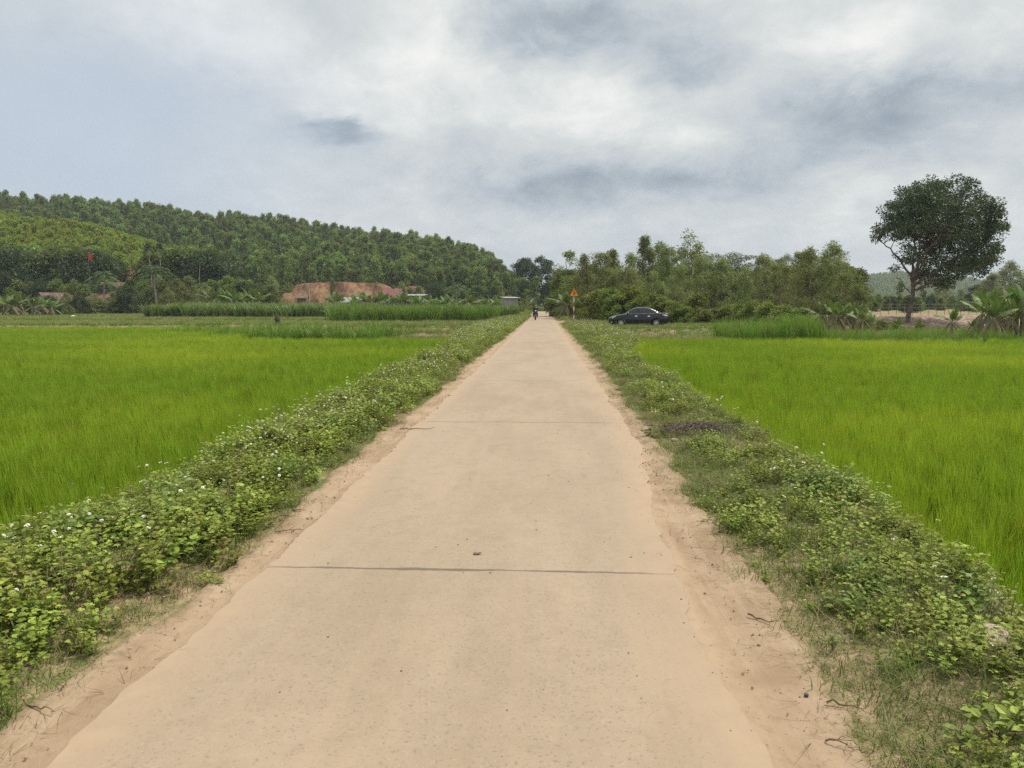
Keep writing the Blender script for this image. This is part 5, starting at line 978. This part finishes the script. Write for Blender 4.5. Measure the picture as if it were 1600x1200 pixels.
# ------------------------------------------------------------------ motorcycle and rider
M_moto = plain('motorcycle_paint', (0.02, 0.02, 0.025), 0.5, var=0.05); M_cloth = plain('black_cloth', (0.012, 0.013, 0.018), 0.9, var=0.1); M_trou = plain('dark_trousers', (0.02, 0.022, 0.032), 0.9, var=0.1); M_skin = plain('skin', (0.38, 0.23, 0.16), 0.6, var=0.05); M_helm = plain('helmet_shell', (0.05, 0.05, 0.06), 0.25, var=0.05, coat=.5)
def motorcycle(loc, rz, label):
    e = empty('motorcycle', loc, label, 'motorcycle', None, rz, 1.1)
    for y, nm in ((-.62, 'front_wheel'), (.62, 'rear_wheel')):
        g = Geo(); disc_wheel(g, (0, y, .29), .29, .09, 24, axis=0, inner=.22)
        w_ = g.build(nm, M_tyre, e, True); g = Geo(); disc_wheel(g, (0, y, .29), .225, .05, 24, axis=0, inner=.19); tube(g, [(-.06, y, .29), (.06, y, .29)], .04, 8)
        for k in range(6): a = k * 1.047; tube(g, [(0, y, .29), (0, y + .2 * math.cos(a), .29 + .2 * math.sin(a))], .012, 4)
        g.build('rim', M_alloy, w_)
    g = Geo()
    for s in (-1, 1): tube(g, [(s * .08, -.62, .29), (s * .075, -.52, .62), (s * .05, -.46, .84)], .022, 6)
    g.build('fork', M_plastic, e); g = Geo(); th = np.linspace(.1, 2.6, 10); grid(g, np.array([[[s * .065, -.62 + .33 * math.cos(math.pi - t - .1), .29 + .33 * math.sin(t)] for s in (-1, -.4, .4, 1)] for t in th])); g.build('front_fender', M_moto, e, True)
    g = Geo(); tube(g, [(0, -.60, .93), (0, -.52, .95), (0, -.42, .95)], [.055, .13, .10], 12, flat=.8); cw = g.build('front_cowl', M_moto, e, True); g = Geo(); tube(g, [(0, -.625, .92), (0, -.58, .93)], [.05, .08], 12, flat=.8); g.build('headlight', M_lamp, cw, True)
    g = Geo(); tube(g, [(-.34, -.33, .99), (-.18, -.43, 1.0), (0, -.46, .96), (.18, -.43, 1.0), (.34, -.33, .99)], .014, 6); g.build('handlebar', M_plastic, e)
    for s in (-1, 1):
        g = Geo(); tube(g, [(s * .24, -.40, 1.0), (s * .30, -.42, 1.12)], .006, 5); tube(g, [(s * .32, -.42, 1.15), (s * .32, -.40, 1.15)], .05, 10); g.build('mirror', M_plastic, e); g = Geo(); tube(g, [(s * .19, -.5, .80), (s * .19, -.46, .80)], [.025, .04], 8); g.build('indicator', M_yolk, e)
        g = Geo(); P = np.array([[(s * (.10 + .12 * a), -.44 + .10 * b + .04 * a, .45 + .42 * b) for a in (0, .5, 1)] for b in (0, .33, .66, 1)]); grid(g, P); Q = P.copy(); Q[..., 1] += .015; grid(g, Q); g.build('leg_shield', M_moto, e, True)
    g = Geo(); tube(g, [(0, -.40, .80), (0, -.22, .48), (0, .05, .50), (0, .35, .62), (0, .78, .72)], [.06, .09, .11, .12, .07], 10); g.build('body', M_moto, e, True); g = Geo(); tube(g, [(0, -.02, .70), (0, .15, .74), (0, .45, .77), (0, .72, .80)], [.07, .12, .12, .07], 10, flat=.5); g.build('seat', M_plastic, e, True)
    g = Geo(); tube(g, [(0, -.22, .36), (0, .0, .30), (0, .16, .36)], [.08, .12, .10], 10); g.build('engine', M_plastic, e, True); g = Geo(); tube(g, [(.12, -.1, .24), (.15, .3, .26), (.16, .85, .34)], [.02, .04, .05], 8); g.build('exhaust', M_chrome, e); g = Geo(); tube(g, [(-.28, .02, .26), (.28, .02, .26)], .015, 6); g.build('foot_peg', M_plastic, e)
    return e
def skin_part(name, V, E, Rr, mat, parent, root=0, sub=2):
    me = bpy.data.meshes.new(name); me.from_pydata(V, E, []); o = put(name, me, parent); me.materials.append(mat); md = o.modifiers.new('skin', 'SKIN')
    for k, r in enumerate(Rr): o.data.skin_vertices[0].data[k].radius = (r, r) if np.isscalar(r) else r
    o.data.skin_vertices[0].data[root].use_root = True
    s = o.modifiers.new('subdivision', 'SUBSURF'); s.levels = sub; s.render_levels = sub
    md.use_smooth_shade = True; return o
def rider(loc, rz, label, mj=M_cloth):
    V = [(0, .22, .84), (0, .16, 1.02), (0, .08, 1.20), (0, .05, 1.27), (0, .02, 1.335), (0, .0, 1.40), (0, -.015, 1.46), (0, -.075, 1.405)]; Rr = [.14, .13, .15, .10, .055, .085, .075, .03]; E = [(0, 1), (1, 2), (2, 3), (3, 4), (4, 5), (5, 6), (5, 7)]
    def add(p, r, par): V.append(p); Rr.append(r); E.append((par, len(V) - 1)); return len(V) - 1
    arms = []; legs = []
    for s in (-1, 1):
        sh = add((s * .18, .06, 1.25), .062, 3); elb = add((s * .30, -.08, 1.07), .045, sh); wr = add((s * .30, -.30, 1.02), .030, elb); hd = add((s * .295, -.355, 1.02), .030, wr); arms.append([V[sh], V[elb], V[wr]])
        for f in range(4): k1 = add((s * (.255 + .024 * f), -.395 - .004 * (f % 2), 1.022), .0095, hd); k2 = add((s * (.255 + .024 * f), -.41, .995), .009, k1); add((s * (.255 + .024 * f), -.385, .978), .008, k2)
        t1 = add((s * .255, -.36, 1.0), .011, hd); add((s * .235, -.375, .985), .009, t1)
        hp = add((s * .10, .16, .82), .095, 0); kn = add((s * .20, -.20, .68), .068, hp); an = add((s * .20, .02, .33), .045, kn); add((s * .205, -.12, .285), .04, an); legs.append([V[hp], V[kn], V[an]])
    b = skin_part('person', V, E, Rr, M_skin, None); b.location = [float(v) for v in loc]; b.rotation_euler = (0, 0, rz); b.scale = (1.12, 1.1, 1.1); tag(b, label, 'person')
    JV = [(0, .22, .88), (0, .16, 1.03), (0, .08, 1.20), (0, .05, 1.285)]; JE = [(0, 1), (1, 2), (2, 3)]; JR = [.18, .18, .21, .12]
    for a in arms: k = len(JV); JV += a; JR += [.10, .08, .055]; JE += [(3, k), (k, k + 1), (k + 1, k + 2)]
    skin_part('jacket', JV, JE, JR, mj, b); TV = [(0, .22, .84)]; TE = []; TR = [.16]
    for l in legs: k = len(TV); TV += l; TR += [.11, .082, .06]; TE += [(0, k), (k, k + 1), (k + 1, k + 2)]
    skin_part('trousers', TV, TE, TR, M_trou, b); skin_part('helmet', [(0, .02, 1.42), (0, .0, 1.455), (0, .0, 1.475)], [(0, 1), (1, 2)], [.11, .12, .10], M_helm, b)
    for s in (-1, 1): g = Geo(); tube(g, [(s * .205, .05, .285), (s * .205, -.06, .28), (s * .205, -.15, .27)], [.04, .048, .03], 8, flat=.7); g.build('shoe', M_plastic, b, True)
    g = Geo()
    for s in (-1, 1): tube(g, [(s * .032, -.083, 1.415), (s * .032, -.088, 1.415)], .010, 6)
    box(g, (0, -.085, 1.365), (.045, .006, .008)); g.build('eyes_and_mouth', M_plastic, b); return b
p1 = on(836.5, 499.8, 0.02); zz = float(rise(p1[1])) + .012
motorcycle((p1[0], p1[1], zz), R(3), 'black motorcycle coming towards the viewer on the left half of the road'); rider((p1[0], p1[1], zz), R(3), 'person in a black jacket and helmet riding the nearer motorcycle')
b2 = at(846, 484.5, 215); z2 = float(rise(215)) + .0; motorcycle((b2[0], 215, z2), R(-4), 'distant dark motorcycle following far behind on the road'); rider((b2[0], 215, z2), R(-4), 'person in pale top riding the distant motorcycle', plain('grey_shirt', (0.30, 0.32, 0.34), .9))

# ------------------------------------------------------------------ warning sign
M_yel = plain('sign_yellow', (0.78, 0.36, 0.015), .5, var=.04); M_sred = plain('sign_red', (0.42, 0.03, 0.03), .5, var=.06); M_swhite = plain('sign_white', (0.72, 0.70, 0.66), .6, var=.05); M_sblack = plain('sign_black', (0.012, 0.012, 0.012), .6, var=.02); M_grey = plain('galvanised_grey', (0.35, 0.36, 0.36), .5, var=.05)
YS = 66.0; sb = base_at(896.6, YS); e = empty('warning_sign', sb, 'yellow triangular junction warning sign on a red and white banded post', 'road sign', None, R(4))
hz = at(897, 448, YS)[2] - sb[2]
for k in range(6): g = Geo(); z0, z1 = -.2 if k == 0 else k * hz * .70 / 6, (k + 1) * hz * .70 / 6; tube(g, [(0, 0, z0), (0, 0, z1)], .045, 10); g.build('post_band', M_sred if k % 2 == 0 else M_swhite, e)
g = Geo(); tube(g, [(0, 0, hz * .70), (0, 0, hz - .08)], .04, 8); g.build('post', M_grey, e)
zc, a = hz - .92, .98
def tri(s, z, f=.9): return tri_(s * f, z)
def tri_(s, z): h = s * .866; return [(-s / 2, z - h / 3), (s / 2, z - h / 3), (0, z + 2 * h / 3)]
zc = hz - .57; g = Geo(); prism(g, tri(.98, zc), -.050, -.044); g.build('border', M_sred, e); g = Geo(); prism(g, tri(.80, zc), -.056, -.0505); g.build('face', M_yel, e); g = Geo(); prism(g, tri(.96, zc), -.0435, -.04); g.build('back', M_grey, e)
g = Geo(); prism(g, [(-.045, zc - .16), (.025, zc - .16), (.025, zc + .26), (-.045, zc + .26)], -.062, -.0565); prism(g, [(.0255, zc - .01), (.17, zc - .01), (.17, zc + .055), (.0255, zc + .055)], -.062, -.0565); g.build('junction_symbol', M_sblack, e)

# ------------------------------------------------------------------ flagpole
YF = 136; fb = base_at(142.5, YF); hf = at(142, 393, YF)[2] - fb[2]; e = empty('flagpole', fb, 'tall thin pole carrying a red flag in front of the hamlet', 'flagpole'); g = Geo(); tube(g, [(0, 0, -.2), (0, 0, hf)], [.05, .03], 8); g.build('pole', plain('green_grey_pole', (0.18, 0.22, 0.16), .6), e)
g = Geo(); u_ = np.linspace(0, 1, 9); v_ = np.linspace(0, 1, 9); P = np.array([[(.02 + .75 * a * (1 - .35 * b), .12 * math.sin(a * 7 + b * 2) * a, hf - .15 - 1.15 * b - .5 * a) for a in u_] for b in v_]); grid(g, P); fo = g.build('flag', plain('red_flag', (0.62, 0.05, 0.03), .8), e, True)

# ------------------------------------------------------------------ houses and huts of the hamlet
M_wall = plain('plastered_wall', (0.42, 0.38, 0.32), .9, var=.1, scale=.8); M_wallg = plain('grey_wall', (0.32, 0.31, 0.30), .9, var=.12, scale=.8); M_tile = plain('red_roof_tiles', (0.22, 0.085, 0.07), .8, var=.25, scale=3); M_tileb = plain('weathered_roof_tiles', (0.14, 0.085, 0.065), .85, var=.3, scale=2); M_tin = plain('tin_sheet', (0.42, 0.48, 0.50), .4, .5, var=.1, scale=2); M_dark = plain('dark_window_and_shed_shade', (0.02, 0.025, 0.03), .3, var=.1)
def house(px, py_ridge, Y, Wd, D, Hh, rz, wall, roof, label, name='house', rh=1.3, flat=False, blank=False):
    b = base_at(px, Y); b[2] = min(b[2], 0.3); top = at(px, py_ridge, Y)[2] - b[2]; Hh = top - rh; e = empty(name, b, label, 'house' if name == 'house' else name.split('_')[-1], None, rz)
    g = Geo(); box(g, (0, 0, Hh / 2 - .2), (Wd, D, Hh + .4))
    if not flat: prism(g, [(-D / 2, Hh), (D / 2, Hh), (0, Hh + rh * .9)], -Wd / 2, Wd / 2, axis='x')
    g.build('wall', wall, e); g = Geo(); ov = .45
    if flat: P = np.array([[(-Wd / 2 - ov, -D / 2 - ov, Hh + .05), (-Wd / 2 - ov, D / 2 + ov, Hh + rh)], [(Wd / 2 + ov, -D / 2 - ov, Hh + .05), (Wd / 2 + ov, D / 2 + ov, Hh + rh)]]); grid(g, P); Q = P.copy(); Q[..., 2] += .06; grid(g, Q)
    else:
        for s in (-1, 1):
            for dz in (0.05, .14): grid(g, np.array([[(-Wd / 2 - ov, s * (D / 2 + ov), Hh - rh * .9 * ov / (D / 2) + dz), (-Wd / 2 - ov, 0, Hh + rh * .9 + dz)], [(Wd / 2 + ov, s * (D / 2 + ov), Hh - rh * .9 * ov / (D / 2) + dz), (Wd / 2 + ov, 0, Hh + rh * .9 + dz)]]))
    g.build('roof', roof, e)
    if blank: return e
    g = Geo(); box(g, (0, -D / 2 - .02, 1.05), (1.0, .06, 2.1)); g.build('door', M_dark, e)
    for s in (-.3, .3): g = Geo(); box(g, (s * Wd, -D / 2 - .02, 1.5), (1.0, .06, 1.0)); wn = g.build('window', M_dark, e); g = Geo(); [box(g, (s * Wd + q * .5, -D / 2 - .04, 1.5), (.06, .05, 1.1)) for q in (-1, 0, 1)]; g.build('frame', M_swhite, wn)
    return e
house(92, 457, 146, 6.5, 5, 3, R(62), M_wallg, M_tileb, 'grey house with weathered brownish tiles, left of the flagpole', rh=1.7)
house(163, 455.5, 150, 5.0, 4.5, 3, R(-8), M_wall, M_tile, 'small white house with red tiles behind the flagpole and palm', rh=1.3)
house(186, 441, 155, 5.5, 5, 3, R(20), M_wallg, M_tileb, 'brown gabled house against the red earth above the rounded bush', rh=1.5)
house(616, 451, 152, 3.7, 4.2, 3, R(-28), M_wall, M_tile, 'beige house with a red tiled gable roof before the red earth face', rh=1.5)
house(645, 460, 150, 4.4, 3.4, 2.4, R(-4), M_dark, M_tin, 'open shed with a pale tin roof right of the red roofed house', 'tin_shed', .35, True)  # shed is a closed box; near-black walls paint the shade of its open inside
house(549, 465, 140, 3.2, 3, 2, R(15), M_wallg, M_wallg, 'small grey gabled hut among the bananas left of the red roofed house', 'hut', .8, False, True)
house(472, 462, 142, 1.5, 1.5, 2, R(10), plain('dark_brick', (0.16, 0.10, 0.08), .9), M_bark, 'tiny dark brick hut standing before the long red earth face', 'hut', .4, False, True)
house(797, 464, 128, 1.9, 3, 2, R(18), M_wallg, M_wallg, 'grey concrete hut close to the left road edge, behind the motorcycle', 'hut', .3, True, True)
YQ = 148; ub = base_at(483.5, YQ); e = empty('utility_pole', ub, 'thin pale concrete pole in front of the long red earth face', 'pole'); hq = at(484, 444, YQ)[2] - ub[2]; g = Geo(); tube(g, [(0, 0, -.3), (0, 0, hq)], [.14, .09], 8); g.build('pole', M_wall, e); g = Geo(); box(g, (0, -.12, hq - .4), (1.1, .08, .1)); g.build('crossarm', M_grey, e)
gg = Geo(); rs = np.random.default_rng(3); P = np.array([[(2.2 * (a - .5), 1.2 * (b - .5), .7 * math.sin(math.pi * a) ** .6 * math.sin(math.pi * b) ** .6 + .12 * rs.normal()) for a in np.linspace(0, 1, 12)] for b in np.linspace(0, 1, 7)]); grid(gg, P); tp = base_at(580, 134); o = gg.build('tarpaulin', M_swhite, None, True, loc=tp + (0, 0, .7)); tag(o, 'crumpled white tarpaulin showing between the bananas left of the red roof', 'tarpaulin')
def lump(name, px, py, z, s, mat, label, cat, sq=(1, .8, .6), group=None):
    p = on(px, py, z) if z is not None else None; p[2] = float(ground_z(p[0], p[1])); g = pebble(np.random.default_rng(int(px * 7 + py)), s); o = g.build(name, mat, None, True, loc=p); o.scale = sq; o.rotation_euler = (0, 0, px * .37); return tag(o, label, cat, group)
lump('white_bag', 115, 497.5, -.25, .55, M_swhite, 'white bag lying on the grass beyond the left rice field', 'bag', (1.2, .8, .5))
# ruined post on the far left field
sp_ = base_at(432, 64); e = empty('haystack_post', sp_, 'dark stump wrapped with dry straw standing in the field left of the road', 'stump'); g = Geo(); tube(g, [(0, 0, -.2), (.05, 0, .5), (0, .03, 1.0)], [.28, .22, .16], 9); g.build('stump', plain('charred_wood', (0.05, 0.045, 0.04), .95, var=.2), e, True); g = blades(np.random.default_rng(4), 60, .5, .3, .02, 1.0); g.build('straw', M_dry, e, loc=(0, 0, .6))
# ------------------------------------------------------------------ fence beyond the rubble bank
fe = empty('wire_fence', base_at(1440, 82), 'low wire fence on thin stakes along the top of the rubble bank', 'fence'); f0 = Vector(fe.location); tops = []
for i, px in enumerate(np.linspace(1376, 1640, 22)):
    p = base_at(px, 82 + .5 * math.sin(i)) - np.array(f0); g = Geo(); tube(g, [(p[0], p[1], p[2] - .2), (p[0] + .05 * math.sin(i * 3), p[1], p[2] + 1.25)], .022, 6); g.build('fence_post', M_twig if i % 3 else M_bark_pale, fe); tops.append(p)
for q in range(3): g = Geo(); tube(g, [t_ + (0, 0, .4 + .38 * q) for t_ in tops], .006, 4); g.build('wire', M_grey, fe)
# ------------------------------------------------------------------ small things on the verges and the road
r9 = np.random.default_rng(9)
def lie(px, py, z=0.0): p = on(px, py, z); p[2] = float(max(ground_z(p[0], p[1]) + .02, road_z(p[0], p[1]) if edgeCL(p[1]) < p[0] < edgeCR(p[1]) else -9)); return p
def twig(px, py, L, ang, label, rad=.006, fork=True, name='twig', group='fallen twigs'):
    p = lie(px, py); g = Geo(); d = np.array([math.cos(ang), math.sin(ang), 0]); s = np.linspace(-.5, .5, 8); wob = np.cumsum(r9.normal(0, L * .015, 8)); P = s[:, None] * L * d + wob[:, None] * np.array([-d[1], d[0], 0]) + np.stack([0 * s, 0 * s, rad * 1.1 + np.abs(r9.normal(0, .012, 8))], 1)
    tube(g, P, np.linspace(rad, rad * .4, 8), 6)
    if fork:
        for k, sg in ((3, 1), (5, -1)): q = P[k]; dd = d * .6 + np.array([-d[1], d[0], 0]) * sg; tube(g, [q, q + dd * L * .16 + (0, 0, .01), q + dd * L * .3 + (0, 0, .004)], [rad * .6, rad * .45, rad * .2], 5)
    return tag(g.build(name, M_twig, None, True, loc=p), label, 'twig', group)
twig(446, 806, .30, 1.0, 'forked brown twig on the left shoulder, nearest the concrete joint', .009); twig(455, 828, .22, .2, 'thin curled twig just below the forked one on the left shoulder', .004); twig(652, 672, .45, 0.05, 'straight thin stick lying across the left road edge near the second joint', .008, False)
twig(1193, 966, .17, -.75, 'brown twig on the dirt right of the road', .006, False); twig(1118, 806, .22, .8, 'pale twig on the right shoulder below the debris heap', .005, False); twig(1200, 858, .20, -.6, 'twig in the bare patch of the right verge', .005); twig(1325, 1103, .16, -.3, 'short dark twig near the lower right corner', .005); twig(1312, 1160, .10, -.6, 'tiny forked twig at the bottom of the right shoulder', .004)
twig(1130, 672, .9, -.2, 'long grey branch lying on the dark debris heap', .014, True); twig(1160, 684, .7, -.5, 'second branch at the right end of the debris heap', .012, True); twig(60, 1105, .18, -.4, 'twig in the dirt at the lower left corner', .005, False)
def heap(px, py, w_, d_, h_, mat, label):
    p = lie(px, py); g = Geo()
    for _ in range(620):
        a, b = .26 * r9.normal(size=2); q = math.exp(-(a * a + b * b) * 6); c = np.array([w_ * a, d_ * b, h_ * q * (.2 + .9 * r9.random()) + .004]); t_ = r9.random() * 6.28; L = .04 + .13 * r9.random(); tube(g, [c, c + (L * .5 * math.cos(t_), L * .5 * math.sin(t_), .02 * r9.normal()), c + (L * math.cos(t_ + .3), L * math.sin(t_ + .3), .015 * r9.normal())], [.005, .004, .0015], 4)
    for _ in range(60):
        a, b = .22 * r9.normal(size=2); k = pebble(r9, .008 + .022 * r9.random(), 7); V, T, M_, A_ = k.arrays(); g.add(V + (w_ * a, d_ * b, -.004), T)
    return tag(g.build('debris_heap', mat, None, False, loc=p), label, 'debris')
heap(1098, 678, 1.0, .75, .085, plain('charred_debris', (0.145, 0.112, 0.085), .95, var=.45, scale=25), 'dark heap of charred twigs and ash on the right verge')
lump('stone', 1056, 664, 0.05, .085, M_stone2, 'pinkish brown stone on the debris heap', 'stone', (1.3, .7, .6)); lump('stone', 1054, 682, 0.05, .055, M_stone, 'pale stone in front of the debris heap', 'stone', (1, .8, .7)); lump('stone', 342, 826, 0.1, .07, M_stone2, 'buff stone half hidden in the left verge weeds', 'stone', (1.1, .6, .8))
lump('stone', 1372, 902, 0.05, .06, M_stone, 'grey buff stone under the weeds of the right verge', 'stone', (1.1, .8, .8)); lump('stone', 1548, 995, 0.05, .10, M_stone, 'large pale stone among weeds near the right edge', 'stone', (1.5, .7, .5)); lump('stone', 1338, 758, 0.05, .05, M_stone, 'small pale stone on the right verge above the flowers', 'stone')
def scrap(px, py, s, mat, label, name, cat, curl=.3):
    p = lie(px, py); g = Geo(); n = 9; th = np.linspace(0, 2 * math.pi, n + 1)[:-1]; rr_ = s * (.6 + .5 * r9.random(n)); V = [[rr_[k] * math.cos(th[k]), rr_[k] * .6 * math.sin(th[k]), .004 + curl * s * abs(math.cos(th[k])) * r9.random()] for k in range(n)] + [[0, 0, .003]]; V2 = [[a, b, c + .0015] for a, b, c in V]
    g.add(V, [[(k + 1) % n, k, n] for k in range(n)]); g.add(V2, [[k, (k + 1) % n, n] for k in range(n)]); return tag(g.build(name, mat, None, False, loc=p), label, cat)
M_dl = plain('dead_leaf', (0.17, 0.11, 0.075), .9, var=.2, scale=30); scrap(745, 869, .035, M_dl, 'crumpled dead leaf in the middle of the road above the joint', 'dead_leaf', 'leaf'); scrap(730, 846, .008, M_dl, 'tiny dark crumb of leaf above the crumpled one', 'dead_leaf', 'leaf')
g = Geo(); tube(g, [(0, 0, 0), (0, 0, .009)], .009, 14); tag(g.build('bottle_cap', plain('blue_plastic', (0.035, 0.04, 0.07), .5), None, False, loc=lie(1260, 1084)), 'dark blue bottle cap on the dirt at lower right', 'bottle cap')
# broad leaved seedlings that stand out in the lower right corner
def seedling(px, py, n, L, lab):
    p = lie(px, py); e = empty('seedling', p, lab, 'plant'); g = Geo(); s = Geo(); tube(s, [(0, 0, -.02), (.005, 0, .03), (0, .005, .065)], [.003, .0025, .002], 5)
    for k in range(n): a = k * 2.4; b = np.array([0, .005, .01 + .05 * k / n]); d = np.array([math.cos(a), math.sin(a), .35]); tube(s, [b, b + d * L * .5], [.0025, .002], 4); leafshape(g, b + d * L * .5, d, np.array([.1, -.2, 1.0]), L * (.8 + .4 * r9.random()), L * .8, .2 + .6 * r9.random())
    s.build('stem', M_stem, e); g.build('leaves', M_weed2, e)
seedling(1548, 1150, 12, .06, 'broad leaved green plant at the lower right corner'); seedling(1300, 1010, 14, .03, 'small rosette plant on the edge of the right shoulder'); seedling(1500, 1165, 10, .042, 'small plant with rounded grey green leaves at the bottom right'); seedling(1095, 770, 10, .025, 'little plant at the edge of the right shoulder below the heap')

# ------------------------------------------------------------------ air
m, t = newmat('air'); vol = nd(t, 'ShaderNodeVolumePrincipled', {'Color': (0.80, 0.88, 0.98, 1), 'Density': 0.00026, 'Anisotropy': 0.2}); out = nd(t, 'ShaderNodeOutputMaterial', {'Volume': vol.outputs[0]})
g = Geo(); box(g, (0, 2960, 31.5), (8400, 6300, 69)); tag(g.build('haze', m), kind='stuff')
